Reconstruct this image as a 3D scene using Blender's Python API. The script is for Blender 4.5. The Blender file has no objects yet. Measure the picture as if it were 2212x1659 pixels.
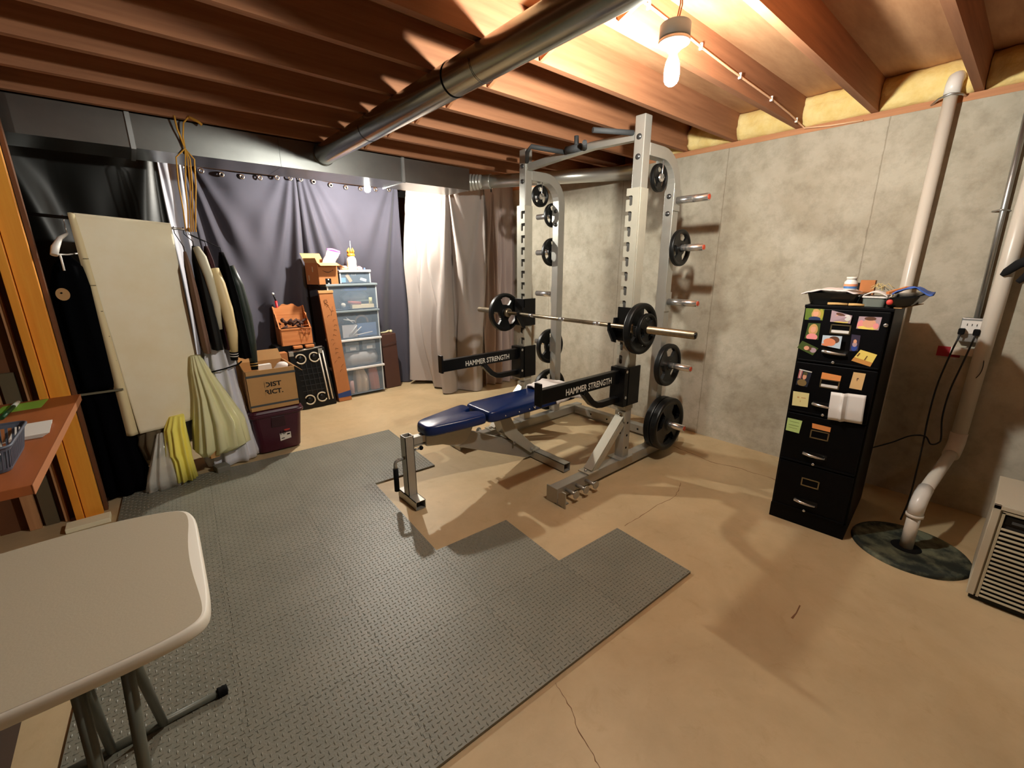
import bpy, math, random
from mathutils import Vector, Matrix
random.seed(7)
SC = bpy.context.scene
C = bpy.context.collection
PI = math.pi
V = Vector

# ---------------------------------------------------------------- camera, world, light, exposure
cam_d = bpy.data.cameras.new('camera'); cam = bpy.data.objects.new('camera', cam_d); C.objects.link(cam)
F_PX, PITCH, ROLL, YAW, EYE = 936.38, .26772, -.00396, .70442, 1.52
cam_d.sensor_fit = 'HORIZONTAL'; cam_d.sensor_width = 36; cam_d.lens = 36 * F_PX / 2212
cam_d.clip_start = .02; cam_d.clip_end = 50
_f = V((math.sin(YAW) * math.cos(PITCH), math.cos(YAW) * math.cos(PITCH), -math.sin(PITCH)))
_r = V((math.cos(YAW), -math.sin(YAW), 0)); _u = _r.cross(_f)
_r2 = math.cos(ROLL) * _r + math.sin(ROLL) * _u; _u2 = -math.sin(ROLL) * _r + math.cos(ROLL) * _u
_m = Matrix(((_r2.x, _u2.x, -_f.x, 0), (_r2.y, _u2.y, -_f.y, 0), (_r2.z, _u2.z, -_f.z, EYE), (0, 0, 0, 1)))
cam.matrix_world = _m
SC.camera = cam
vs = SC.view_settings
vs.view_transform = 'Standard'; vs.look = 'None'; vs.gamma = 1; vs.use_curve_mapping = False
vs.exposure = 0.5
SC.cycles.max_bounces = 8; SC.cycles.diffuse_bounces = 5; SC.cycles.glossy_bounces = 3
SC.cycles.sample_clamp_indirect = 4; SC.cycles.caustics_reflective = False; SC.cycles.caustics_refractive = False
w = bpy.data.worlds.new('world'); SC.world = w; w.use_nodes = True
w.node_tree.nodes['Background'].inputs[0].default_value = (1, .85, .7, 1)
w.node_tree.nodes['Background'].inputs[1].default_value = .01
BULB_COL = (1.0, .97, .87)
BULB1_W, BULB2_W, REAR_FILL_W = 108, 112, 5

# ---------------------------------------------------------------- materials
def S(r, g, b):
    f = lambda c: (c / 255 / 12.92) if c <= 10 else ((c / 255 + .055) / 1.055) ** 2.4
    return (f(r), f(g), f(b))
MATS = {}
def mat(name, col, rough=.6, metal=0, var=0, scale=6, bump=0, bscale=40, col2=None, spec=.5, alpha=1, trans=0, emit=0, sheen=0, coord='Object', det=6, stretch=(1, 1, 1), sharp=None, sss=0):
    if name in MATS: return MATS[name]
    m = bpy.data.materials.new(name); MATS[name] = m; m.use_nodes = True
    nt = m.node_tree; N = nt.nodes; L = nt.links
    b = N['Principled BSDF']; b.inputs['Base Color'].default_value = (*col, 1)
    b.inputs['Roughness'].default_value = rough; b.inputs['Metallic'].default_value = metal
    b.inputs['Specular IOR Level'].default_value = spec
    if alpha < 1: b.inputs['Alpha'].default_value = alpha
    if trans: b.inputs['Transmission Weight'].default_value = trans; b.inputs['IOR'].default_value = 1.1
    if emit: b.inputs['Emission Color'].default_value = (*BULB_COL, 1); b.inputs['Emission Strength'].default_value = emit
    if sheen: b.inputs['Sheen Weight'].default_value = sheen
    if var or bump:
        tc = N.new('ShaderNodeTexCoord'); mp = N.new('ShaderNodeMapping'); mp.inputs['Scale'].default_value = stretch
        L.new(tc.outputs[coord], mp.inputs[0])
    if var:
        n = N.new('ShaderNodeTexNoise'); n.inputs['Scale'].default_value = scale; n.inputs['Detail'].default_value = det; n.inputs['Roughness'].default_value = .62
        L.new(mp.outputs[0], n.inputs[0])
        r = N.new('ShaderNodeValToRGB'); c2 = col2 or tuple(c * (1 - var) for c in col)
        lo, hi = (sharp or (.3, .7))
        r.color_ramp.elements[0].position = lo; r.color_ramp.elements[0].color = (*c2, 1)
        r.color_ramp.elements[1].position = hi; r.color_ramp.elements[1].color = (*col, 1)
        L.new(n.outputs[0], r.inputs[0]); L.new(r.outputs[0], b.inputs['Base Color'])
    if bump:
        n2 = N.new('ShaderNodeTexNoise'); n2.inputs['Scale'].default_value = bscale; n2.inputs['Detail'].default_value = 4
        L.new(mp.outputs[0], n2.inputs[0])
        bp = N.new('ShaderNodeBump'); bp.inputs['Strength'].default_value = bump; bp.inputs['Distance'].default_value = .01
        L.new(n2.outputs[0], bp.inputs['Height']); L.new(bp.outputs[0], b.inputs['Normal'])
    return m

def node(nt, t, **k):
    n = nt.nodes.new(t)
    for a, v in k.items(): setattr(n, a, v)
    return n

# concrete wall: poured, vertical form joints, mottled
def concrete(name, base, stain, seams):
    m = mat(name, base, .9, var=.2, scale=2.2, bump=.25, bscale=30, col2=stain, coord='Object')
    nt = m.node_tree; L = nt.links; b = nt.nodes['Principled BSDF']
    ramp = [n for n in nt.nodes if n.type == 'VALTORGB'][0]
    mp = [n for n in nt.nodes if n.type == 'MAPPING'][0]
    n3 = node(nt, 'ShaderNodeTexNoise'); n3.inputs['Scale'].default_value = 9; n3.inputs['Detail'].default_value = 8; n3.inputs['Roughness'].default_value = .7
    L.new(mp.outputs[0], n3.inputs[0])
    r3 = node(nt, 'ShaderNodeValToRGB'); r3.color_ramp.elements[0].position = .33; r3.color_ramp.elements[0].color = (.62, .60, .56, 1)
    r3.color_ramp.elements[1].position = .55; r3.color_ramp.elements[1].color = (1, 1, 1, 1)
    L.new(n3.outputs[0], r3.inputs[0])
    mx = node(nt, 'ShaderNodeMix', data_type='RGBA', blend_type='MULTIPLY'); mx.inputs[0].default_value = .55
    L.new(ramp.outputs[0], mx.inputs[6]); L.new(r3.outputs[0], mx.inputs[7])
    out = mx.outputs[2]
    if seams:
        sp = node(nt, 'ShaderNodeSeparateXYZ'); tc = [n for n in nt.nodes if n.type == 'TEX_COORD'][0]; L.new(tc.outputs['Object'], sp.inputs[0])
        ad = node(nt, 'ShaderNodeMath', operation='ADD'); ad.inputs[1].default_value = 10 - seams[0]; L.new(sp.outputs[1], ad.inputs[0])
        wob = node(nt, 'ShaderNodeMath', operation='MULTIPLY_ADD'); wob.inputs[1].default_value = .02; L.new(n3.outputs[0], wob.inputs[0]); L.new(ad.outputs[0], wob.inputs[2])
        md = node(nt, 'ShaderNodeMath', operation='PINGPONG'); md.inputs[1].default_value = seams[1] / 2; L.new(wob.outputs[0], md.inputs[0])
        lt = node(nt, 'ShaderNodeMath', operation='LESS_THAN'); lt.inputs[1].default_value = .0035; L.new(md.outputs[0], lt.inputs[0])
        mk = node(nt, 'ShaderNodeMath', operation='MULTIPLY'); mk.inputs[1].default_value = .45; L.new(lt.outputs[0], mk.inputs[0])
        m2 = node(nt, 'ShaderNodeMix', data_type='RGBA', blend_type='MULTIPLY'); L.new(mk.outputs[0], m2.inputs[0]); L.new(out, m2.inputs[6]); m2.inputs[7].default_value = (.35, .3, .24, 1)
        out = m2.outputs[2]
    L.new(out, b.inputs['Base Color'])
    return m

def wood(name, c1, c2, rough=.75, axis=0, sc=1.0):
    st = [14, 14, 14]; st[axis] = .7
    m = mat(name, c1, rough, var=.4, scale=1.6 * sc, col2=c2, stretch=tuple(st), bump=.08, bscale=3)
    return m

CONC = concrete('poured_concrete', S(196, 189, 172), S(170, 161, 142), (.944, .985))
CONC_DARK = mat('back_wall_concrete', S(120, 112, 100), .95, var=.2, scale=2)
FLOOR = mat('tan_painted_concrete', S(214, 190, 150), .5, var=.2, scale=1.3, col2=S(184, 164, 128), bump=.05, bscale=60, det=10, spec=.35)
def mottle(m, col, scale, lo, hi, fac):
    nt = m.node_tree; L = nt.links; b = nt.nodes['Principled BSDF']; src = b.inputs['Base Color'].links[0].from_socket
    tc = [n for n in nt.nodes if n.type == 'TEX_COORD'][0]; n = node(nt, 'ShaderNodeTexNoise'); n.inputs['Scale'].default_value = scale; n.inputs['Detail'].default_value = 9; n.inputs['Roughness'].default_value = .68; n.inputs['Distortion'].default_value = .6
    L.new(tc.outputs['Object'], n.inputs[0]); r = node(nt, 'ShaderNodeValToRGB'); r.color_ramp.elements[0].position = lo; r.color_ramp.elements[0].color = (*col, 1); r.color_ramp.elements[1].position = hi; r.color_ramp.elements[1].color = (1, 1, 1, 1)
    L.new(n.outputs[0], r.inputs[0]); mx = node(nt, 'ShaderNodeMix', data_type='RGBA', blend_type='MULTIPLY'); mx.inputs[0].default_value = fac
    L.new(src, mx.inputs[6]); L.new(r.outputs[0], mx.inputs[7]); L.new(mx.outputs[2], b.inputs['Base Color'])
mottle(FLOOR, (.74, .68, .58), 1.1, .36, .60, .5); mottle(FLOOR, (.72, .66, .56), 9, .26, .44, .4)
mottle(CONC, (.72, .68, .60), 1.1, .34, .5, .55); mottle(CONC, (.55, .48, .38), 5.5, .22, .36, .6)
WOOD_J = wood('joist_lumber', S(172, 118, 82), S(138, 90, 60), axis=0)
WOOD_Y = wood('lumber_crosswise', S(205, 148, 104), S(176, 116, 78), axis=1)
SUBFL = mat('subfloor_plywood', S(205, 160, 118), .8, var=.3, scale=2, col2=S(170, 124, 86), stretch=(1, 5, 1))
STUD = wood('varnished_stud', S(246, 172, 62), S(232, 146, 42), rough=.5, axis=2)
STUD_P = wood('pale_stud', S(200, 150, 104), S(170, 120, 80), axis=2)
PANEL = mat('brown_hardboard', S(110, 68, 38), .8, var=.25, scale=4)
GALV = mat('galvanized_steel', S(196, 199, 199), .38, 1, var=.12, scale=10, bump=.02, bscale=8)
GALV_R = mat('polished_round_duct', S(168, 168, 162), .22, 1, var=.1, scale=6, bump=.03, bscale=6)
GALV_B = mat('bright_vent_duct', S(205, 205, 198), .3, .6)
GALV_D = mat('galvanized_duct', S(165, 167, 164), .3, 1, var=.15, scale=5, bump=.03, bscale=5)
SILVER = mat('silver_powdercoat', S(176, 174, 166), .34, .55, var=.08, scale=12)
SILVER_W = mat('warm_grey_steel_plate', S(188, 184, 168), .4, .35, var=.1, scale=14)
CHROME = mat('chrome', S(215, 214, 212), .22, .9)
BARST = mat('worn_bar_steel', S(160, 146, 122), .35, .9, var=.3, scale=40)
BLACKP = mat('black_powdercoat', S(9, 9, 10), .36, spec=.3)
RUBBER = mat('black_rubber_plate', S(12, 13, 13), .42, var=.3, scale=20, spec=.35)
FOAM = mat('grey_foam_mat', S(132, 131, 118), .42, var=.12, scale=3, col2=S(118, 118, 106), bump=.15, bscale=160)
BLACK = mat('matte_black', S(6, 6, 7), .8, spec=.2)
BLUE = mat('blue_vinyl', S(14, 36, 84), .24, bump=.1, bscale=200)
WHITE = mat('white_cloth', S(232, 224, 218), .85, var=.06, scale=8)
PVC = mat('white_pvc', S(226, 216, 202), .32)
WHITEP = mat('white_plastic', S(232, 228, 222), .45)
FONT_W = mat('light_grey_lettering', S(210, 205, 192), .6)
DKGREY_CL = mat('charcoal_curtain', S(64, 62, 74), .85, var=.12, scale=3, sheen=.2, bump=.08, bscale=300)
BLKPL = mat('black_plastic_sheet', S(16, 20, 18), .4, var=.3, scale=3)
LTGREY_CL = mat('light_grey_cloth', S(178, 180, 190), .8)
DRAPE = mat('off_white_sheet', S(166, 156, 150), .85, var=.06, scale=3, bump=.06, bscale=300)
DRAPE2 = mat('taupe_sheet', S(186, 168, 162), .85, var=.06, scale=3)
CARD = mat('cardboard', S(196, 150, 96), .85, var=.12, scale=5)
CARD_D = mat('brown_cardboard', S(184, 118, 68), .85, var=.15, scale=5)
TABLE = mat('speckled_table_plastic', S(178, 168, 146), .55, var=.05, scale=160, bump=.04, bscale=200)
TABLE_E = mat('white_table_edge', S(216, 210, 196), .5)
PAINTG = mat('grey_tube_paint', S(92, 94, 84), .45, .2)
YELL = mat('yellow_insulation', S(244, 224, 160), .95, var=.25, scale=9, col2=S(232, 200, 120), bump=.8, bscale=22)
CABBLK = mat('black_cabinet_enamel', S(4, 4, 6), .5, bump=.03, bscale=200, spec=.12)
DESK = mat('desk_laminate', S(168, 94, 48), .5, var=.15, scale=3, stretch=(8, 1, 1))
DESK_E = mat('desk_edge', S(176, 112, 72), .6)

# ---------------------------------------------------------------- mesh builder
class M:
    def __init__(s): s.v = []; s.f = []; s.fm = []; s.ms = []; s.cur = 0; s.sm = []; s.smooth = False
    def use(s, m):
        if m not in s.ms: s.ms.append(m)
        s.cur = s.ms.index(m); return s
    def _add(s, vs_, fs, smooth=None):
        o = len(s.v); s.v += [tuple(p) for p in vs_]
        for f in fs: s.f.append([i + o for i in f]); s.fm.append(s.cur); s.sm.append(s.smooth if smooth is None else smooth)
        return s
    def box(s, c, d, R=None):
        x, y, z = d[0] / 2, d[1] / 2, d[2] / 2; c = V(c)
        P = [V((a * x, b * y, e * z)) for a in (-1, 1) for b in (-1, 1) for e in (-1, 1)]
        if R is not None: P = [R @ p for p in P]
        return s._add([p + c for p in P], [(0, 1, 3, 2), (4, 6, 7, 5), (0, 4, 5, 1), (2, 3, 7, 6), (0, 2, 6, 4), (1, 5, 7, 3)], False)
    def b(s, lo, hi): return s.box([(a + b) / 2 for a, b in zip(lo, hi)], [abs(b - a) for a, b in zip(lo, hi)])
    def hexa(s, bot, top):   # 4 bottom corners, 4 top corners (same order)
        return s._add(list(bot) + list(top), [(3, 2, 1, 0), (4, 5, 6, 7), (0, 1, 5, 4), (1, 2, 6, 5), (2, 3, 7, 6), (3, 0, 4, 7)], False)
    def beam(s, p, q, wd, ht, up=(0, 0, 1)):
        p = V(p); q = V(q); d = (q - p).normalized(); up = V(up); sd = d.cross(up).normalized(); u = sd.cross(d)
        a = [p + sd * wd / 2 * i + u * ht / 2 * j for i, j in ((-1, -1), (1, -1), (1, 1), (-1, 1))]
        c = [x + (q - p) for x in a]
        return s._add(a + c, [(0, 1, 2, 3), (7, 6, 5, 4), (0, 4, 5, 1), (1, 5, 6, 2), (2, 6, 7, 3), (3, 7, 4, 0)], False)
    def tube(s, pts, r, n=10, closed=False, cap=True, sq=None):
        pts = [V(p) for p in pts]; k = len(pts); rs = r if isinstance(r, (list, tuple)) else [r] * k
        tang = []
        for i in range(k):
            a = pts[(i - 1) % k] if (i > 0 or closed) else pts[i]; b = pts[(i + 1) % k] if (i < k - 1 or closed) else pts[i]
            tang.append((b - a).normalized())
        nrm = tang[0].orthogonal().normalized()
        if sq is not None: nrm = (V(sq) - tang[0] * V(sq).dot(tang[0])).normalized()
        vs_ = []; fs = []
        for i in range(k):
            if i: 
                nrm = (nrm - tang[i] * nrm.dot(tang[i])); nrm = nrm.normalized() if nrm.length > 1e-6 else tang[i].orthogonal().normalized()
            bn = tang[i].cross(nrm)
            for j in range(n):
                a = 2 * PI * j / n + (PI / 4 if sq is not None else 0)
                rr = rs[i] * (1.41421 if sq is not None else 1)
                vs_.append(pts[i] + (nrm * math.cos(a) + bn * math.sin(a)) * rr)
        for i in range(k if closed else k - 1):
            for j in range(n):
                a = i * n + j; b = i * n + (j + 1) % n; i2 = (i + 1) % k
                fs.append((a, b, i2 * n + (j + 1) % n, i2 * n + j))
        s._add(vs_, fs, sq is None)
        if cap and not closed:
            o = len(s.v) - len(vs_); s.f.append([o + j for j in range(n)][::-1]); s.f.append([o + (k - 1) * n + j for j in range(n)]); s.fm += [s.cur] * 2; s.sm += [False] * 2
        return s
    def cyl(s, p, q, r, n=20, r2=None): return s.tube([p, q], [r, r if r2 is None else r2], n)
    def lathe(s, prof, c, ax=(0, 0, 1), n=32, smooth=True, a0=0):
        ax = V(ax).normalized(); u = ax.orthogonal().normalized(); w_ = ax.cross(u); c = V(c); vs_ = []; fs = []
        for r, h in prof:
            for j in range(n):
                a = 2 * PI * j / n + a0; vs_.append(c + ax * h + (u * math.cos(a) + w_ * math.sin(a)) * max(r, 1e-5))
        for i in range(len(prof) - 1):
            for j in range(n): fs.append((i * n + j, i * n + (j + 1) % n, (i + 1) * n + (j + 1) % n, (i + 1) * n + j))
        return s._add(vs_, fs, smooth)
    def sph(s, c, r, n=16, sc=(1, 1, 1)):
        vs_ = []; fs = []; k = max(6, n // 2)
        for i in range(k + 1):
            t = PI * i / k
            for j in range(n):
                a = 2 * PI * j / n; vs_.append((c[0] + r * sc[0] * math.sin(t) * math.cos(a), c[1] + r * sc[1] * math.sin(t) * math.sin(a), c[2] + r * sc[2] * math.cos(t)))
        for i in range(k):
            for j in range(n): fs.append((i * n + j, (i + 1) * n + j, (i + 1) * n + (j + 1) % n, i * n + (j + 1) % n))
        return s._add(vs_, fs, True)
    def prism(s, poly, o, ux, uy, t):       # polygon in plane (o,ux,uy), extruded by vector t
        o = V(o); ux = V(ux); uy = V(uy); t = V(t); k = len(poly)
        a = [o + ux * x + uy * y for x, y in poly]; b = [p + t for p in a]
        return s._add(a + b, [tuple(range(k))[::-1], tuple(range(k, 2 * k))] + [(i, (i + 1) % k, k + (i + 1) % k, k + i) for i in range(k)], False)
    def grid(s, fn, nu, nv, th=0):
        vs_ = [V(fn(i / nu, j / nv)) for j in range(nv + 1) for i in range(nu + 1)]
        fs = [(j * (nu + 1) + i, j * (nu + 1) + i + 1, (j + 1) * (nu + 1) + i + 1, (j + 1) * (nu + 1) + i) for j in range(nv) for i in range(nu)]
        return s._add(vs_, fs, True)
    def loft(s, rings, n=48, k=7, amp=.06, cap=True, ph=0):
        vs_ = []; fs = []
        for t, (z, cx, cy, rx, ry, am) in enumerate(rings):
            for j in range(n):
                a = 2 * PI * j / n; q = 1 + am * amp * math.cos(k * a + ph + .5 * t) + am * amp * .5 * math.sin((k + 3) * a + ph * 2)
                ca, sa = math.cos(a), math.sin(a); ca = math.copysign(abs(ca) ** .75, ca); sa = math.copysign(abs(sa) ** .75, sa)
                vs_.append((cx + rx * q * ca, cy + ry * q * sa, z))
        R_ = len(rings)
        for i in range(R_ - 1):
            for j in range(n): fs.append((i * n + j, i * n + (j + 1) % n, (i + 1) * n + (j + 1) % n, (i + 1) * n + j))
        s._add(vs_, fs, True)
        if cap:
            o = len(s.v) - len(vs_)
            for f in ([o + j for j in range(n)][::-1], [o + (R_ - 1) * n + j for j in range(n)]): s.f.append(f); s.fm.append(s.cur); s.sm.append(True)
        return s
    def build(s, name, m=None, parent=None, bevel=0, solid=0, sub=0, smooth=False, origin=None):
        me = bpy.data.meshes.new(name)
        if parent is not None: org = world_loc(parent)
        elif origin is not None: org = V(origin)
        else:
            xs = [p[0] for p in s.v]; ys = [p[1] for p in s.v]; zs = [p[2] for p in s.v]
            org = V(((min(xs) + max(xs)) / 2, (min(ys) + max(ys)) / 2, min(zs)))
        me.from_pydata([V(p) - org for p in s.v], [], s.f)
        if s.ms:
            for q in s.ms: me.materials.append(q)
            for p, i in zip(me.polygons, s.fm): p.material_index = i
        else: me.materials.append(m)
        for p, q in zip(me.polygons, s.sm): p.use_smooth = q or smooth
        me.update()
        o = bpy.data.objects.new(name, me); C.objects.link(o)
        if parent is not None: o.parent = parent; WL[o.name] = org
        else: o.location = org; WL[o.name] = org
        if solid: d = o.modifiers.new('solid', 'SOLIDIFY'); d.thickness = solid; d.offset = 0
        if sub: d = o.modifiers.new('sub', 'SUBSURF'); d.levels = d.render_levels = sub
        if bevel: d = o.modifiers.new('bevel', 'BEVEL'); d.width = bevel; d.segments = 2; d.limit_method = 'ANGLE'; d.angle_limit = .6
        return o
WL = {}
def world_loc(o): return WL[o.name]
def thing(name, label, cat, loc=(0, 0, 0), group=None):
    o = bpy.data.objects.new(name, None); C.objects.link(o); o.location = loc; o.empty_display_size = .05
    o['label'] = label; o['category'] = cat
    if group: o['group'] = group
    WL[o.name] = V(loc); return o
def tag(o, label, cat, group=None, kind=None):
    if label: o['label'] = label
    if cat: o['category'] = cat
    if group: o['group'] = group
    if kind: o['kind'] = kind
    return o
def struct(o): o['kind'] = 'structure'; return o
def copy_thing(o, loc, label, group=None):
    c = o.copy(); C.objects.link(c); c.location = loc; c['label'] = label
    if group: c['group'] = group
    WL[c.name] = V(loc)
    for ch in list(o.children):
        d = ch.copy(); C.objects.link(d); d.parent = c
        for g in list(ch.children): e = g.copy(); C.objects.link(e); e.parent = d
    return c
def text(s, size, o, ux, uy, m, parent, name='lettering', width=None, depth=.0006, bold=0):
    cu = bpy.data.curves.new(name + '_curve', 'FONT'); cu.body = s; cu.size = 1; cu.extrude = 0; cu.offset = bold; cu.resolution_u = 3
    tmp = bpy.data.objects.new('tmp', cu); C.objects.link(tmp)
    me = bpy.data.meshes.new_from_object(tmp.evaluated_get(bpy.context.evaluated_depsgraph_get()))
    C.objects.unlink(tmp); bpy.data.objects.remove(tmp)
    xs = [v.co.x for v in me.vertices]; ys = [v.co.y for v in me.vertices]; x0, x1, y0, y1 = min(xs), max(xs), min(ys), max(ys)
    sy = size / (y1 - y0); sx = (width / (x1 - x0)) if width else sy
    o = V(o); ux = V(ux).normalized(); uy = V(uy).normalized(); n = ux.cross(uy) * depth
    q = M(); q._add([o + ux * (v.co.x - x0) * sx + uy * (v.co.y - y0) * sy + n for v in me.vertices], [tuple(p.vertices) for p in me.polygons], False)
    bpy.data.meshes.remove(me)
    return q.build(name, m, parent)
def rr(w_, h, r, n=5):     # rounded rectangle polygon centred on 0
    P = []
    for cx, cy, a in ((w_ / 2 - r, h / 2 - r, 0), (-w_ / 2 + r, h / 2 - r, 90), (-w_ / 2 + r, -h / 2 + r, 180), (w_ / 2 - r, -h / 2 + r, 270)):
        for i in range(n + 1): t = math.radians(a + 90 * i / n); P.append((cx + r * math.cos(t), cy + r * math.sin(t)))
    return P
def noise1(x, s=0): return math.sin(x * 1.7 + s) * .5 + math.sin(x * 3.1 + s * 2.3) * .3 + math.sin(x * 6.3 + s * .7) * .2

# ================================================================ ROOM SHELL
WX = 3.76
struct(M().b((-3.0, -2.6, -.12), (4.1, 6.2, 0)).build('floor', FLOOR, origin=(0, 0, 0)))
fl = bpy.data.objects['floor']
def ribbon(pts, wd, name='crack', m=None):
    P = []
    q = M()
    for i, (x, y) in enumerate(pts):
        a = pts[max(0, i - 1)]; b = pts[min(len(pts) - 1, i + 1)]; d = V((b[0] - a[0], b[1] - a[1], 0)).normalized(); nn = V((-d.y, d.x, 0)) * wd / 2 * (.5 + .8 * random.random())
        P += [V((x, y, .0004)) + nn, V((x, y, .0004)) - nn]
    q._add(P, [(2 * i, 2 * i + 1, 2 * i + 3, 2 * i + 2) for i in range(len(pts) - 1)], False)
    return q.build(name, m or CRK, fl)
def wiggle(pts, n=5, a=.008):
    o = []
    for i in range(len(pts) - 1):
        for k in range(n):
            t = k / n; o.append((pts[i][0] * (1 - t) + pts[i + 1][0] * t + random.uniform(-a, a), pts[i][1] * (1 - t) + pts[i + 1][1] * t + random.uniform(-a, a)))
    return o + [pts[-1]]
CRK = mat('floor_crack', S(120, 86, 58), .95)
ribbon(wiggle([(2.757, 1.372), (2.67, 1.33), (2.54, 1.291), (2.409, 1.309), (2.25, 1.312), (2.142, 1.307), (2.0, 1.31)], 4, .005), .0035)
ribbon(wiggle([(.946, .868), (.937, .824), (.914, .752), (.887, .713), (.87, .648), (.86, .611), (.841, .568), (.82, .45)], 4, .003), .003)
ribbon(wiggle([(3.32, 1.75), (3.298, 1.602), (3.262, 1.392), (3.312, 1.172), (3.323, .959), (3.3, .8)], 5, .008), .006)
ribbon([(1.969, .402), (2.02, .4), (2.084, .405)], .008)
struct(M().b((WX, -2.6, 0), (4.1, 6.2, 2.402)).build('wall_right', CONC, origin=(0, 0, 0)))
struct(M().b((-3.0, 6.0, 0), (WX, 6.2, 2.44)).build('wall_back', CONC_DARK))
struct(M().b((-3.0, -2.8, 0), (4.1, -2.6, 2.44)).build('wall_front', CONC_DARK))
struct(M().b((-3.2, -2.6, 0), (-3.0, 6.2, 2.44)).build('wall_left', PANEL))
struct(M().b((-3.2, -2.8, 2.632), (4.1, 6.2, 2.67)).build('ceiling', SUBFL, origin=(0, 0, 0)))
struct(M().b((4.0, -2.6, 2.44), (4.05, 6.2, 2.632)).build('trim_1', WOOD_Y))              # rim board
struct(M().b((WX - .003, -2.6, 2.402), (3.95, 6.2, 2.44)).build('trim_2', WOOD_Y))           # sill plate

# joists
JY = [(-.86, 'behind the camera side, nearest the front wall'), (-.43, 'above the white louvered unit'), (-.02, 'above the slanted white drain pipe'), (.39, 'whose end stands above the tall white pipe top'),
      (.85, 'just on the camera side of the hanging bulb'), (1.275, 'with the stapled white cable along its side'), (1.715, 'passing just before the near rack upright'),
      (2.12, 'second behind the hanging bulb'), (2.53, 'third behind the hanging bulb, over the blue bench'), (2.925, 'fourth behind the hanging bulb, over the far rack upright'),
      (3.345, 'second in front of the rectangular duct'), (3.78, 'right in front of the rectangular duct, holding the yellow rope')]
for i, (y, wh) in enumerate(JY):
    tag(M().b((-3.0, y, 2.442), (4.0, y + .038, 2.632)).build('ceiling_joist', WOOD_J), 'lumber ceiling joist ' + wh, 'joist', 'exposed ceiling joists')
for y, wh in ((4.19, 'hidden over the rectangular duct'), (4.60, 'just behind the rectangular duct'), (5.01, 'in front of the charcoal curtain rod'), (5.43, 'behind the charcoal curtain rod')):
    tag(M().b((-3.0, y, 2.442), (4.0, y + .038, 2.632)).build('ceiling_joist', WOOD_J), 'lumber ceiling joist ' + wh, 'joist', 'exposed ceiling joists')
# cross bridging
BR = [y for y, _ in JY if y > .3]
words = ['between the tall pipe joist and the bulb joist', 'beside the hanging bulb', 'one bay behind the hanging bulb', 'two bays behind the hanging bulb', 'three bays behind the hanging bulb',
         'over the blue bench', 'over the far rack upright', 'last bay before the rectangular duct']
for i in range(len(BR) - 1):
    a = BR[i] + .038; b = BR[i + 1]
    t = thing('cross_bridging', 'crossed wood bridging braces between joists, ' + words[i], 'bridging', (1.62, (a + b) / 2, 2.45), 'joist cross bridging')
    M().beam((1.58, a, 2.47), (1.58, b, 2.60), .019, .06).build('brace', WOOD_Y, t)
    M().beam((1.64, a, 2.60), (1.64, b, 2.47), .019, .06).build('brace', WOOD_Y, t)
# insulation batts in the bays over the sill
words = ['behind the top of the white louvered unit', 'right of the tall white pipe', 'behind the top of the tall white pipe', 'between cable joist and bulb joist', 'just right of the rack top', 'behind the rack top, leftmost in clear view', 'hidden end bay left of the rack']
for i in range(1, 8):
    a = JY[i][0] + .04; b = JY[i + 1][0] - .002; n = 12
    q = M()
    q.grid(lambda u, v: (3.80 - .06 * math.sin(PI * min(1, max(0, v))) ** .4 - .012 * noise1(u * 9, i) - .01 * noise1(v * 8, i * 2), a + (b - a) * u, 2.441 + .19 * v), 14, 10)
    tag(q.build('insulation_batt', YELL, solid=.02), 'yellow insulation batt over the concrete wall, ' + words[i - 1], 'insulation', 'rim joist insulation')

# partition post and panelling on the left
M1 = lambda lo, hi: M().b(lo, hi)
LW = thing('stud_post', 'orange varnished doubled stud post at left beside the black clothes', 'post', (-.46, 3.57, 0))
M1((-.482, 3.553, .002), (-.398, 3.592, 2.44)).build('stud', STUD, LW, bevel=.002)
M1((-.522, 3.535, .002), (-.486, 3.624, 2.44)).build('stud', STUD, LW, bevel=.002)
M1((-.396, 3.60, .002), (-.378, 3.66, 2.44)).build('edge_board', PANEL, LW)
struct(M1((-3.0, 3.63, 0), (-.41, 3.66, 2.44)).build('wall_middle', PANEL))
for x, wd, lb in ((-.565, .018, 'thin pale wood strip right beside the orange stud post'), (-.70, .05, 'pale wood stud half hidden by the mint green bin'), (-.86, .02, 'thin pale wood strip farthest left under the desk')):
    tag(M1((x - wd / 2, 3.585, .002), (x + wd / 2, 3.629, 2.44)).build('wall_stud', STUD_P), lb, 'stud')
tag(M1((-.66, 3.60, .002), (-.60, 3.629, .95)).build('wall_board', mat('grey_board', S(96, 84, 62), .8)), 'grey-brown board fixed to the wall between studs under the desk', 'board')
tag(M().b((-.56, 3.40, .001), (-.36, 3.50, .03)).build('floor_strip', mat('ivory_strip', S(250, 246, 215), .7), bevel=.003), 'short ivory threshold strip on the floor at foot of the orange post', 'strip')

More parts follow.
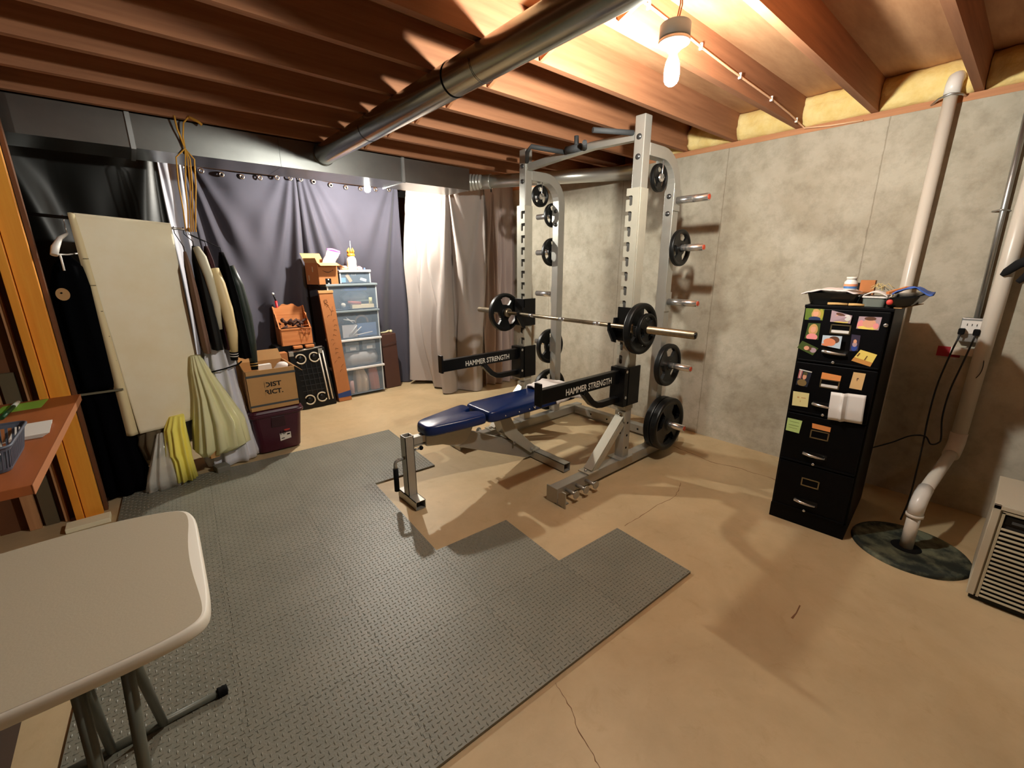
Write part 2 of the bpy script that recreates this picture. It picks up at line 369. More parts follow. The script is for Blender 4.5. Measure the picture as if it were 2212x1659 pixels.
# ================================================================ DUCTS
t = thing('rectangular_duct', 'long grey galvanized rectangular trunk duct under the joists', 'duct', (1, 4.04, 2.235))
M().b((-2.6, 3.84, 2.24), (.998, 4.24, 2.438)).b((1.0, 3.84, 2.24), (1.995, 4.24, 2.438)).b((2.0, 3.84, 2.24), (2.72, 4.24, 2.438)).build('duct_body', GALV_D, t)
for x in (2.0, .15): M().b((x - .012, 3.828, 2.232), (x + .012, 4.25, 2.44)).build('joint_band', GALV, t)
t = thing('round_duct', 'shiny round metal duct running towards the camera under the joists', 'duct', (1.319, 1.5, 2.366))
AX = (0, 1, 0)
M().lathe([(.074, 0), (.074, 3.165 + .0)], (1.319, -1.2, 2.366), AX, 48).build('duct_pipe', GALV_R, t)
M().lathe([(.0755, 0), (.0755, 1.86)], (1.319, 1.965, 2.366), AX, 48).build('duct_pipe', GALV_R, t)
M().lathe([(.078, 0), (.082, .004), (.078, .008)], (1.319, 3.828, 2.366), AX, 48).build('collar', GALV, t)
M().lathe([(.0765, 0), (.0775, .004), (.0765, .008)], (1.319, 1.961, 2.366), AX, 48).build('joint_ring', BLACK, t)
for y in (2.95, 1.74): M().tube([(1.319 + .0775 * math.cos(a), y, 2.366 + .0775 * math.sin(a)) for a in [math.radians(d) for d in range(180, 361, 15)]], .0012, 6).build('hanger_wire', BLACK, t)
t = thing('branch_duct', 'small round metal vent duct angling from trunk duct to the concrete wall', 'duct', (3.3, 3.3, 2.345))
p0 = V((2.86, 3.98, 2.345)); p1 = V((3.725, 2.61, 2.345)); d = (p1 - p0).normalized()
M().cyl(p0 + d * .10, p1, .062, 28).build('duct_pipe', GALV_B, t)
EL = [V((2.72, 4.02, 2.345)), V((2.76, 4.02, 2.345)), V((2.80, 4.012, 2.345)), V((2.835, 3.99, 2.345)), V((2.86, 3.962, 2.345)), V((2.88, 3.932, 2.345)), V((2.898, 3.903, 2.345)), V((2.916, 3.875, 2.345))]
ep, er = [], []
for a, b_ in zip(EL, EL[1:]):
    ep += [a, a.lerp(b_, .45), a.lerp(b_, .5), a.lerp(b_, .95)]; er += [.090, .090, .085, .085]
M().tube([V((2.715, 4.02, 2.345)), V((2.72, 4.02, 2.345))] + ep[1:], [.097, .097] + [r_ - .0008 * k_ for k_, r_ in enumerate(er[1:])], 36).build('elbow', GALV_B, t)
M().tube([p0 + d * .10, p0 + d * .19, p0 + d * .192, p0 + d * .2], [.069, .069, .072, .072], 32).build('collar', GALV_B, t)
M().cyl(p0 + d * .2 + V((0, 0, -.06)), p0 + d * .2 + V((0, 0, -.1)), .006, 8).build('damper_pin', BLACK, t)

# ================================================================ ROOM BULBS AND AN ADDED REAR FILL
EM1 = mat('lit_bulb_glass', (1, .95, .88), .4)
def bulb_mat(name, watts, area):
    m = bpy.data.materials.new(name); m.use_nodes = True; b = m.node_tree.nodes['Principled BSDF']
    b.inputs['Base Color'].default_value = (.9, .9, .9, 1); b.inputs['Emission Color'].default_value = (*BULB_COL, 1)
    b.inputs['Emission Strength'].default_value = watts / (PI * area); return m
def lamp(loc, watts, label, top, rnd_=False):
    x, y, z = loc; t = thing('ceiling_lamp', label, 'lamp', (x, y, z))
    r = .03
    prof = [(.0, -.062), (.012, -.060), (.021, -.053), (.0265, -.042), (.028, -.028), (.0275, -.004), (.023, .018), (.015, .035)]
    if rnd_: prof = [(.0, -.045), (.012, -.0435), (.022, -.037), (.0285, -.024), (.030, -.012), (.028, .004), (.021, .022), (.015, .035)]
    gm = bulb_mat(label[:12] + ' glow', watts, 4 * PI * .03 ** 2 if rnd_ else 2 * PI * .026 * .075); q = M()
    if rnd_: q.use(gm).lathe(prof, (x, y, z), n=20)
    else:    # the frosted dome at the tip of this bulb glows weaker than its sides
        q.use(gm).lathe(prof[4:], (x, y, z), n=20); q.use(bulb_mat('weaker dome glow', watts * .22, 2 * PI * .026 * .075)).lathe(prof[:5], (x, y, z), n=20)
    q.build('light_bulb', None, t)
    M().lathe([(.0145, .035), (.0145, .05), (.022, .052), (.028, .06), (.055, .075), (.057, .086), (.0, .088)], (x, y, z), n=32).build('lamp_holder', WHITEP, t)
    q = M(); q.lathe([(.0, .088), (.053, .089), (.055, .094), (.055, .135), (.05, .14), (0, .14)], (x, y, z), n=24)
    bx = q.build('junction_box', mat('blue_grey_box', S(98, 122, 140), .5), t)
    for k in range(2): M().tube([(x + .012 * k, y, z + .138), (x + .012 * k + .006, y - .01, z + .2), (x + .02 * k - .004, y + .005, top)], .0025, 6).build('wire', mat('wire_copper', S(180, 110, 70), .5), t)
    return t
lamp((1.685, 1.045, 2.235), BULB1_W, 'lit bare bulb in a blue-grey ceiling box hanging in front of the rack top', 2.63)
lamp((1.95, 4.52, 2.275), BULB2_W, 'small lit bulb glaring over the grommets of the charcoal curtain', 2.63, True)
# unseen bulb added behind the camera as a weak fill light
rear_fill = thing('ceiling_lamp', 'added unseen fill bulb behind the camera', 'lamp', (-.9, -1.3, 2.25))
M().sph((-.9, -1.3, 2.25), .035).build('light_bulb', bulb_mat('rear fill glow', REAR_FILL_W, 4 * PI * .035 ** 2), rear_fill)
M().cyl((-.9, -1.3, 2.28), (-.9, -1.3, 2.44), .02).build('lamp_holder', WHITEP, rear_fill)

# cable with staples on the joist face
yj = 1.275 - .006
pts = [(1.80, 2.56), (2.0, 2.55), (2.3, 2.53), (2.6, 2.515), (2.9, 2.505), (3.2, 2.495), (3.5, 2.475), (3.68, 2.455)]
cb = thing('cable', 'white flat electric cable stapled along the joist behind the bulb', 'cable', (2.6, yj, 2.5))
M().tube([(x, yj, z) for x, z in pts] + [(3.735, yj - .02, 2.43), (3.745, 1.1, 2.415), (3.75, .92, 2.408)], .0055, 8).build('sheath', mat('cable_cream', S(236, 190, 150), .5), cb)
for x, z in ((1.83, 2.558), (2.28, 2.532), (2.72, 2.512), (3.17, 2.496), (3.62, 2.462)):
    M().b((x - .004, yj - .009, z - .014), (x + .004, yj + .006, z + .014)).build('staple', WHITEP, cb)

# ================================================================ CURTAINS
def fan_curtain(x0, x1, y, zt, zb, seed, amp=.05, sag=.0, lean=.0, k1=9, k2=8, flat=.5, pull0=0, pull1=0):
    def fn(u, v):
        z = zt + (zb - zt) * v - sag * 4 * u * (1 - u) * (1 - v)
        a = math.atan2(u * 1.2, v + .12); b = math.atan2((1 - u) * 1.2, v + .12)
        w1 = max(0, 1 - u * 1.5) ** .8; w2 = max(0, 1 - (1 - u) * 1.5) ** .8
        d = amp * (w1 * math.sin(k1 * a * 2 + seed) + w2 * math.sin(k2 * b * 2 + seed * 1.7)) * (.25 + .75 * min(1, v * 3))
        d += amp * .8 * v * math.sin(u * 22 + seed * 3 + v * 1.2) + .4 * amp * math.sin(u * 9 + seed)
        x = x0 + (x1 - x0) * u + v * (pull0 * (1 - u) + pull1 * u) + .01 * math.sin(v * 7 + seed)
        return (x, y + d + lean * v, z)
    return M().grid(fn, 90, 60)
def grommets(parent, fn_x, z, y, m):
    for x, zz in fn_x:
        M().lathe([(.011, -.006), (.013, -.011), (.021, -.011), (.025, -.003), (.021, .0), (.011, 0)], (x, y, zz), (0, 1, 0), 20).build('grommet', m, parent)
GROM = mat('nickel_grommet', S(205, 195, 180), .25, 1)
YC = 5.32
crod = tag(M().cyl((.35, YC + .03, 2.415), (2.72, YC + .03, 2.415), .009, 12).build('curtain_rod', BLACKP), 'thin curtain rod across the top of the charcoal curtains', 'rod')
def curtain(name, q, m, label, cat, gx=None):
    ym = sum(p[1] for p in q.v) / len(q.v)
    t = thing(name, label, cat, (q.v[0][0], YC, .0)); q.build('panel', m, t)
    if gx: grommets(t, gx, 0, YC - .03, GROM)
    return t
curtain('curtain', fan_curtain(.50, 1.505, YC, 2.44, .01, 1.0, .045, .035, -.02), DKGREY_CL, 'left charcoal grommet curtain, hanging behind the jackets and wooden bin', 'curtain',
        [(.52, 2.405), (.67, 2.385), (.83, 2.372), (1.0, 2.372), (1.16, 2.38), (1.32, 2.40), (1.45, 2.41)])
curtain('curtain', fan_curtain(1.52, 2.66, YC, 2.44, .01, 2.6, .045, .03, -.02, 10, 7), DKGREY_CL, 'right charcoal grommet curtain, hanging behind the plastic drawers', 'curtain',
        [(1.55, 2.41), (1.68, 2.40), (1.86, 2.385), (2.03, 2.378), (2.2, 2.382), (2.38, 2.392), (2.55, 2.405)])
tag(fan_curtain(-.62, .31, 4.62, 2.40, .01, 4.1, .035, 0, 0, 5, 4).build('plastic_sheet', BLKPL), 'glossy black plastic sheet hanging at far left behind the clothes rack', 'sheet')
tag(fan_curtain(.33, .51, 5.03, 2.443, .4, 3.3, .03, 0, 0, 3, 3, pull1=.06).build('hanging_cloth', LTGREY_CL), 'narrow light grey cloth hanging behind the yellow rope', 'cloth')
# pale sheets: side face from back curtain to front corner, then across to the concrete wall
GATH = ((.04, 9, .5), (.36, 11, .45), (.62, 10, .5), (.97, 9, .55))
def path_sheet(P, zt, zb, seed, amp, nf, hem=0.0, nu=120, nv=60, bulge=.0, off=0):
    L = [0]
    for a, b in zip(P, P[1:]): L.append(L[-1] + math.hypot(b[0] - a[0], b[1] - a[1]))
    def at(s):
        s *= L[-1]
        for i in range(len(P) - 1):
            if s <= L[i + 1] or i == len(P) - 2:
                t_ = (s - L[i]) / (L[i + 1] - L[i]); a, b = P[i], P[i + 1]
                d = V((b[0] - a[0], b[1] - a[1], 0)).normalized(); return V((a[0] + (b[0] - a[0]) * t_, a[1] + (b[1] - a[1]) * t_, 0)), V((d.y, -d.x, 0))
    def fn(u, v):
        p, n0 = at(u); pa, na = at(max(0, u - .05)); pb, nb = at(min(1, u + .05)); n_ = (n0 + na + nb).normalized()
        p = (p + pa + pb) / 3
        sw = math.sin(u * nf + seed + .9 * math.sin(v * 2.2 + u * 4)); sw2 = math.sin(u * nf * 2.3 + seed * 2 - v * 1.5)
        # folds fall in fans from the gathered points along the rod
        d = amp * .45 * (.3 + .7 * v) * (sw + .5 * sw2)
        for g, (gu, gk, gw) in enumerate(GATH):
            du = u - gu; ang = math.atan2(du * 2.4, v + .06); wt = math.exp(-(abs(ang) / gw) ** 2 * .5) * min(1, .15 + 2.2 * v)
            d += amp * 1.15 * wt * math.sin(gk * ang + seed + g * 1.3)
        z = zt + (zb - zt) * v + hem * v * (1 - u) ** 3
        q = p + n_ * (d + bulge * math.sin(PI * min(1, v * 1.05)) + off)
        return (min(q.x, WX - .02), q.y, max(.006, z))
    return M().grid(fn, nu, nv)
q = path_sheet([(2.73, 5.20), (2.72, 4.9), (2.72, 4.50), (2.80, 4.34), (3.05, 4.31), (3.28, 4.32)], 2.43, .01, .6, .068, 15, hem=.07, bulge=.04)
tag(q.build('hanging_sheet', DRAPE), 'off-white bed sheet hung in folds beside the charcoal curtain', 'sheet')
q = path_sheet([(3.22, 4.37), (3.5, 4.36), (3.755, 4.37)], 2.43, .01, 2.0, .035, 15, nu=60)
tag(q.build('hanging_sheet', DRAPE2), 'taupe-pink sheet hung between the off-white sheet and the concrete wall', 'sheet')

# ================================================================ RACK
def arc(c, r, a0, a1, n, f): return [f(c[0] + r * math.cos(math.radians(a0 + (a1 - a0) * i / n)), c[1] + r * math.sin(math.radians(a0 + (a1 - a0) * i / n))) for i in range(n + 1)]
BOLTM = mat('dark_steel_bolt', S(72, 72, 72), .35, .6)
RK = thing('power_rack', 'tall silver half rack for weights standing by the concrete wall', 'exercise rack', (2.6, 2.35, 0))
NY, FY = 1.80, 2.91         # centre lines of the near and far frames
hw = .0375
for yc, sgn in ((NY, -1), (FY, 1)):     # sgn = outward
    M().b((1.872, yc - hw, .022), (3.42, yc + hw, .098)).build('base_rail', SILVER, RK, bevel=.004)
    q = M(); q.b((1.862, yc - hw - .02 if sgn < 0 else yc - hw, .004), (1.871, yc + hw if sgn < 0 else yc + hw + .02, .112))
    q.prism([(0, 0), (.0, .09), (-.03, .112), (-.06, .112), (-.06, 0)], (1.862, yc + sgn * .07, 0), (0, -sgn, 0), (0, 0, 1), (.009, 0, 0))
    q.b((1.862, yc + sgn * .032, .004), (1.93, yc + sgn * .10, .010))
    q.build('foot_bracket', SILVER, RK)
    for k, x in enumerate((1.975, 2.075, 2.175)):
        q = M(); q.cyl((x, yc + sgn * hw, .062), (x, yc + sgn * (hw + .085), .062), .013, 14); q.cyl((x, yc + sgn * (hw + .085), .062), (x, yc + sgn * (hw + .091), .062), .028, 18)
        q.build('band_peg', SILVER, RK)
    # main upright
    M().b((2.593, yc - hw, .10), (2.668, yc + hw, 2.425)).build('upright', SILVER, RK, bevel=.005)
    q = M()
    for z in (.18, .28, .38): q.cyl((2.63, yc - .0385, z), (2.63, yc + .0385, z), .009, 12)
    for z in (.30,): q.cyl((2.592, yc, z), (2.67, yc, z), .009, 12)
    q.build('bolt_hole', BLACK, RK)
    M().b((2.54, yc - .06, .098), (2.70, yc + .06, .108)).build('base_plate', SILVER, RK)
    for z in (2.185, 2.30):
        q = M(); q.lathe([(0, -.012), (.009, -.012), (.012, -.007), (.017, -.006), (.018, 0)], (2.593, yc, z), (1, 0, 0), 16)
        q.build('bolt', BOLTM, RK)
    # notched sleeve
    q = M(); q.b((2.588, yc - hw - .005, .49), (2.673, yc + hw + .005, 2.0)); q.build('sleeve', SILVER_W, RK, bevel=.003)
    # notched plate on the camera-facing face, notches open towards the inside
    inn = -sgn; P = [(-.043, .50), (-.043, 2.0), (.055, 2.0)]
    zz = 1.955
    while zz > .62:
        P += [(.055, zz), (.014, zz), (.007, zz - .007), (.007, zz - .056), (.013, zz - .062), (.027, zz - .062), (.033, zz - .056), (.033, zz - .024), (.055, zz - .024)]
        zz -= .0965
    P += [(.055, .50)]
    M().prism(P if inn > 0 else P, (2.572, yc, 0), (0, inn, 0), (0, 0, 1), (.008, 0, 0)).build('notch_plate', SILVER_W, RK)
    M().b((2.584, yc + inn * .004, .56), (2.5875, yc + inn * .042, 1.97)).build('notch_shade_sheet', mat('notch_shade', S(70, 68, 64), .6), RK)  # dark grey sheet stands in for the shade inside the notches
    # rear upright bending over into the main upright
    f = lambda x, z, yc=yc: (x, yc, z)
    pts = [f(3.035, .10), f(3.035, 1.0), f(3.035, 1.95)] + arc((2.835, 2.035), .20, 0, 90, 8, f)[0:] + [f(2.75, 2.235), f(2.668, 2.235)]
    M().tube(pts, hw, 4, sq=(0, 1, 0)).build('rear_upright', SILVER, RK, bevel=.003)
    for z in (1.985, 1.87):
        M().lathe([(0, -.012), (.009, -.012), (.012, -.007), (.017, -.006), (.018, 0)], (2.998, yc, z), (1, 0, 0), 16).build('bolt', BOLTM, RK)
    # storage pegs
    for z in (1.957, 1.634, 1.25, .771, .30):
        y0 = yc + sgn * hw; y1 = yc + sgn * .275
        q = M(); q.cyl((3.035, y0, z), (3.035, y1, z), .0245, 20); pg = q.build('storage_peg', CHROME, RK)
        M().cyl((3.035, y1 - sgn * .001, z), (3.035, y1 + sgn * .003, z), .017, 16).build('end_cap', mat('red_cap', S(206, 74, 40), .5), pg)
        M().b((2.998, y0 - .001 * sgn, z - .07), (3.073, y0 + sgn * .008, z + .07)).build('peg_plate', SILVER, pg)
    # foot gusset: bright diagonal channel
    q = M(); a0_ = V((2.235, yc, .115)); b0_ = V((2.578, yc, .44)); d = (b0_ - a0_).normalized(); n_ = V((-d.z, 0, d.x))
    q.beam(a0_ + n_ * .0, b0_, .072, .008, up=n_); q.beam(a0_ + V((.03, .034, -.02)), b0_ + V((.0, .034, -.05)), .005, .045, up=n_); q.beam(a0_ + V((.03, -.034, -.02)), b0_ + V((.0, -.034, -.05)), .005, .045, up=n_)
    q.b((2.19, yc - .05, .099), (2.30, yc + .05, .107)); q.b((2.578, yc - .042, .40), (2.592, yc + .042, .475))
    q.build('brace', SILVER_W, RK)
    for x, z in ((2.212, .112), (2.575, .455)): M().sph((x, yc, z), .012, 10).build('bolt', CHROME, RK)
M().b((3.30, NY + hw, .022), (3.375, FY - hw, .098)).build('cross_member', SILVER, RK, bevel=.004)
q = M()
for y in (1.95, 2.10, 2.25, 2.45, 2.65): q.cyl((3.299, y, .06), (3.296, y, .06), .008, 10)
q.build('bolt_hole', BLACK, RK)
# pull-up bar
M().tube([(2.63, NY + hw, 2.312), (2.63, 2.2, 2.325), (2.63, 2.5, 2.312), (2.63, FY - hw, 2.29)], .024, 4, sq=(1, 0, 0)).build('pull_up_bar', SILVER, RK)
GRIP = mat('foam_grip', S(58, 60, 62), .75)
for nm, pts in (('a', [(2.61, 1.86, 2.335), (2.36, 1.985, 2.335)]), ('b', [(2.62, 2.45, 2.325), (2.33, 2.52, 2.335), (2.42, 2.66, 2.335), (2.60, 2.86, 2.33)]), ('c', [(2.60, 2.33, 2.31), (2.60, 2.335, 2.41)]), ('d', [(2.62, 2.27, 2.315), (2.50, 2.17, 2.322)]), ('e', [(2.6, 2.29, 2.33), (2.59, 2.42, 2.33)])):
    M().tube(pts, .0165 if nm != 'e' else .026, 14).build('pull_up_grip', GRIP, RK)

# plates ------------------------------------------------------------
def plate(R, t, name, seed=0):   # axis along Y, centre at origin, hub hole .026
    q = M(); na = 96
    rad = [.026, R * .20, R * .245, R * .40, R * .44, R * .76, R * .80, R * .845, R * .93, R * .985, R]
    hf = [.50, .50, .30, .27, .26, .26, .30, .46, .50, .44, .30]     # half thickness factors
    nr = len(rad)
    def keep(i, j):
        if not (3 <= i <= 5): return True
        a = (j + .5) / na * 360; d = min(abs(((a - c + 180) % 360) - 180) for c in (90, 210, 330))
        lim = 24 if i in (3, 5) else 30
        return d > lim
    vs_ = []
    for side in (-1, 1):
        for i in range(nr):
            for j in range(na):
                a = 2 * PI * j / na; vs_.append((rad[i] * math.cos(a), side * hf[i] * t, rad[i] * math.sin(a)))
    fs = []; B = nr * na
    for i in range(nr - 1):
        for j in range(na):
            j2 = (j + 1) % na; a, b, c, d = i * na + j, i * na + j2, (i + 1) * na + j2, (i + 1) * na + j
            if keep(i, j):
                fs.append((a, d, c, b)); fs.append((B + a, B + b, B + c, B + d))
                for (ii, jj, e0, e1) in ((i - 1, j, a, b), (i + 1, j, d, c), (i, (j - 1) % na, a, d), (i, j2, b, c)):
                    if 0 <= ii < nr - 1 and not keep(ii, jj): fs.append((e0, e1, B + e1, B + e0))
    for i in (0, nr - 1):
        for j in range(na): a, b = i * na + j, i * na + (j + 1) % na; fs.append((a, b, B + b, B + a))
    q._add(vs_, fs, True)
    q.v = [(x, y, z) for x, y, z in q.v]
    return q
PCACHE = {}
def put_plate(loc, R, t, label, group, rot=0):
    key = (round(R, 3), t)
    o = bpy.data.objects.new('weight_plate', None) if False else None
    if key not in PCACHE:
        q = plate(R, t, 'p'); me_o = q.build('weight_plate', RUBBER, origin=(0, 0, 0)); PCACHE[key] = me_o; o = me_o
        md = o.modifiers.new('edge', 'EDGE_SPLIT'); md.split_angle = .7
    else:
        o = PCACHE[key].copy(); C.objects.link(o)
    o.location = loc; o.rotation_euler = (0, rot, 0); WL[o.name] = V(loc)
    return tag(o, label, 'weight plate', group)
G1 = 'plates stored on the rack pegs'
put_plate((3.035, 1.700, 1.634), .127, .032, 'small black weight plate on upper near peg of the rack, facing the wall', G1, .2)
put_plate((3.035, 1.712, .771), .165, .045, 'medium black weight plate on the near side of the rack, below the barbell end', G1, .1)
put_plate((3.035, 1.728, .300), .212, .055, 'largest black weight plate low on the near side of the rack', G1, .5)
put_plate((3.035, 1.672, .300), .212, .055, 'outer large black weight plate, lowest near peg, closest to the camera', G1, .9)
put_plate((3.035, 2.985, 1.957), .105, .03, 'small black weight plate on top far peg of the rack', G1, 0)
put_plate((3.035, 2.985, 1.634), .127, .032, 'black weight plate on second far peg from the top', G1, .3)
put_plate((3.035, 2.990, .745), .170, .045, 'black weight plate on a low far peg, beside the left spotter arm block', G1, .4)
put_plate((3.035, 2.990, .300), .212, .055, 'large black weight plate on the lowest far peg, behind the bench towel', G1, .2)
put_plate((2.85, NY, 2.088), .09, .03, 'small black weight plate hung under the curved top of the near rack post', G1, 0)
put_plate((2.80, FY, 2.093), .09, .03, 'small black weight plate hung under the curved top of the far rack post', G1, 0)
for x, yc, lb in ((2.85, NY, 'near'), (2.80, FY, 'far')):
    t = thing('spring_collar', 'chrome spring collar clipped at the curved top of the %s rack post' % lb, 'collar', (x, yc, 2.15))
    M().tube([(x, yc - .024, 2.20), (x - .002, yc - .026, 2.15), (x - .012, yc - .03, 2.11), (x + .012, yc - .034, 2.085)], .0045, 8).build('clip_handle', CHROME, t)
    M().cyl((x, yc - .025, 2.088), (x, yc + .045, 2.088), .0255, 18).build('clip_body', CHROME, t)
    M().b((x - .012, yc - .003 + .0185, 2.09), (x + .012, yc + .022, 2.20)).build('hook_tab', SILVER, t)

# barbell on the catches ---------------------------------------------
BX, BZ = 2.515, 1.108
t = thing('barbell', 'steel barbell resting across the rack catches', 'barbell', (BX, 2.35, BZ))
q = M(); q.cyl((BX, 1.70, BZ), (BX, 3.0, BZ), .0145, 18); q.build('bar_shaft', BARST, t)
q = M(); q.lathe([(.0165, 0), (.0165, .002)], (BX, 2.35, BZ), (0, 1, 0), 16)
for y in (2.35, 2.0, 2.7): q.cyl((BX, y - .03, BZ), (BX, y + .03, BZ), .0149, 16)
q.build('smooth_band', CHROME, t)
for s_, y0 in ((-1, 1.70), (1, 3.0)):
    M().lathe([(.0, -.005), (.0245, -.005), (.0385, 0), (.0385, .028), (.025, .03), (.025, .44), (.023, .445), (0, .445)], (BX, y0, BZ), (0, s_, 0), 28).build('bar_sleeve', BARST, t)
    M().lathe([(0, .4455), (.018, .4458), (0, .446)], (BX, y0, BZ), (0, s_, 0), 20).build('end_cap', BLACKP, t)
G2 = 'plates loaded on the barbell'
put_plate((BX, 1.637, BZ), .170, .045, 'large black weight plate on the near end of the barbell', G2, .4)
put_plate((BX, 1.592, BZ), .105, .03, 'small black weight plate outside the large one on the near barbell end', G2, .2)
put_plate((BX, 3.058, BZ), .170, .045, 'black weight plate on the far end of the barbell, against the pale sheet', G2, .1)

# bar catches ---------------------------------------------------------
for yc, inn, lb in ((NY, 1, 'near upright, half hidden behind the loaded plates'), (FY, -1, 'far upright beside the barbell plate')):
    t = thing('bar_catch', 'black steel bar catch block on the ' + lb, 'bar catch', (2.6, yc, 1.0))
    q = M(); q.b((2.562, yc - .062, 1.00), (2.572, yc + .062, 1.235)); q.b((2.562, yc - .062, 1.00), (2.70, yc - .046, 1.235)); q.b((2.562, yc + .046, 1.00), (2.70, yc + .062, 1.235))
    q.build('sleeve', BLACKP, t, bevel=.002)
    y_ = yc + inn * .07
    q = M(); q.prism([(2.565, 1.16), (2.565, .98), (2.53, .99), (2.475, 1.075), (2.475, 1.125), (2.487, 1.13), (2.496, 1.092), (2.532, 1.092), (2.54, 1.16)], (0, y_ - .008, 0), (1, 0, 0), (0, 0, 1), (0, .016, 0))
    q.build('bar_hook', BLACKP, t)
    M().sph((2.705, yc, 1.13), .014, 10).build('pin_knob', BLACK, t)

# spotter arms ----------------------------------------------------------
for yc, lb in ((NY, 'near'), (FY, 'far')):
    t = thing('spotter_arm', 'black spotter arm lettered in white, on the %s rack upright' % lb, 'spotter arm', (2.6, yc, .5))
    M().b((1.745, yc - .0215, .703), (2.53, yc + .0215, .797)).build('arm_bar', BLACKP, t, bevel=.004)
    M().b((1.728, yc - .026, .695), (1.745, yc + .026, .838)).build('end_stop', BLACKP, t, bevel=.002)
    q = M(); q.b((2.520, yc - .062, .53), (2.575, yc + .062, .815)); q.b((2.56, yc - .062, .53), (2.71, yc - .047, .815)); q.b((2.56, yc + .047, .53), (2.71, yc + .062, .815))
    q.build('sleeve', BLACKP, t, bevel=.003)
    f = lambda x, z: (x, yc, z)
    M().tube([f(2.15, .705), f(2.19, .66), f(2.235, .615), f(2.285, .587), f(2.34, .578), f(2.43, .578), f(2.53, .578)], .021, 4, sq=(0, 1, 0)).build('arm_brace', BLACKP, t, bevel=.003)
    for z in (.79, .60): M().cyl((2.54, yc - .0625, z), (2.54, yc - .068, z), .011, 12).build('bolt', CHROME, t)
    M().sph((2.715, yc, .68), .015, 10).build('pin_knob', BLACK, t)
    text('HAMMER STRENGTH', .044, (1.957, yc - .0222, .720), (1, 0, 0), (0, 0, 1), FONT_W, t, 'lettering', width=.465, bold=.016)

# ================================================================ BENCH
BY = 2.405
B = thing('weight_bench', 'adjustable weight bench with dark blue vinyl pads and silver frame', 'bench', (1.8, BY, 0))
def open_tube(lo, hi, ax, th=.004):     # rectangular tube, open ends, along axis ax
    q = M(); o = [i for i in range(3) if i != ax]; a, b_ = o
    for i, j in ((a, b_), (b_, a)):
        for side in (0, 1):
            l = list(lo); h = list(hi)
            if side == 0: h[i] = lo[i] + th
            else: l[i] = hi[i] - th
            q.b(l, h)
    return q
open_tube((1.125, BY - .13, .004), (1.195, BY + .115, .062), 1).build('front_foot', SILVER, B)
open_tube((1.13, BY - .033, .062), (1.19, BY + .033, .475), 2).build('front_post', SILVER, B)
q = M(); q.cyl((1.13, BY, .325), (1.085, BY, .325), .011, 10); q.tube([(1.11, BY, .325), (1.085, BY, .323), (1.072, BY, .315), (1.067, BY, .30), (1.066, BY, .26)], .0115, 12); q.build('handle', SILVER, B)
M().tube([(1.067, BY, .27), (1.066, BY, .115)], .0165, 14).build('hand_grip', BLACK, B)
q = M(); q.b((1.19, BY - .025, .405), (1.60, BY + .025, .455)); q.b((1.19, BY - .02, .385), (1.32, BY + .02, .395)); q.build('top_rail', SILVER, B, bevel=.003)
M().cyl((1.20, BY - .01, .365), (1.24, BY - .01, .365), .008, 10).build('pop_pin', CHROME, B)
M().sph((1.25, BY - .01, .365), .015, 12).build('pin_knob', BLACK, B)
# seat carrier plate
M().prism([(1.28, .455), (1.62, .455), (1.66, .44), (1.64, .40), (1.60, .335), (1.52, .305), (1.40, .355), (1.28, .375)], (0, BY - .035, 0), (1, 0, 0), (0, 0, 1), (0, .07, 0)).build('seat_carrier', SILVER_W, B, bevel=.003)
# main beam, sloping to the rear
M().prism([(1.50, .40), (1.64, .385), (2.25, .105), (2.25, .02), (2.17, .02), (1.56, .285), (1.50, .32)], (0, BY - .028, 0), (1, 0, 0), (0, 0, 1), (0, .056, 0)).build('main_beam', SILVER, B, bevel=.003)
open_tube((2.225, 2.02, .006), (2.295, 2.79, .072), 1).build('rear_foot', SILVER, B)
M().prism([(1.88, .43), (1.98, .43), (2.06, .29), (2.255, .10), (2.20, .06), (1.98, .24), (1.93, .29)], (0, BY - .05, 0), (1, 0, 0), (0, 0, 1), (0, .1, 0)).build('support_strut', SILVER_W, B, bevel=.003)
for x, z in ((2.20, .10), (2.02, .20)): M().cyl((x, BY - .056, z), (x, BY - .05, z), .011, 12).build('bolt', CHROME, B)
M().b((2.215, BY - .06, .072), (2.29, BY + .06, .085)).build('foot_clamp', SILVER_W, B, bevel=.002)
M().b((1.68, BY - .03, .425), (2.52, BY + .03, .462)).build('back_rail', SILVER, B, bevel=.003)
q = M(); 
for x in (1.73, 1.80, 1.88): q.b((x, BY + .06, .20), (x + .03, BY + .09, .25))
q.b((1.70, BY + .045, .23), (1.95, BY + .06, .26)); q.build('adjustment_ladder', SILVER, B)
def pad(outline, z0, z1, name, m, tilt=0, x0=0):
    # rounded pad: stacked inset outlines
    q = M(); k = len(outline); cx = sum(p[0] for p in outline) / k; cy = sum(p[1] for p in outline) / k
    prof = [(0, .965), (.15, 1.0), (.62, 1.0), (.85, .965), (.96, .91), (1, .82)]
    vs_ = []; fs = []
    for h, sc in prof:
        for x, y in outline:
            dx, dy = x - cx, y - cy; L_ = math.hypot(dx, dy); ins = (1 - sc) * .11
            s2 = max(.2, (L_ - ins) / L_); X = cx + dx * s2; Y_ = cy + dy * s2
            vs_.append((X, Y_, z0 + (z1 - z0) * h + tilt * (X - x0)))
    for i in range(len(prof) - 1):
        for j in range(k): fs.append((i * k + j, i * k + (j + 1) % k, (i + 1) * k + (j + 1) % k, (i + 1) * k + j))
    o = (len(prof) - 1) * k; vs_.append((cx, cy, z1 + .001 + tilt * (cx - x0)))
    for j in range(k): fs.append((o + j, o + (j + 1) % k, len(vs_) - 1))
    fs.append(tuple(range(k))[::-1])
    q._add(vs_, fs, True); return q.build(name, m, B)
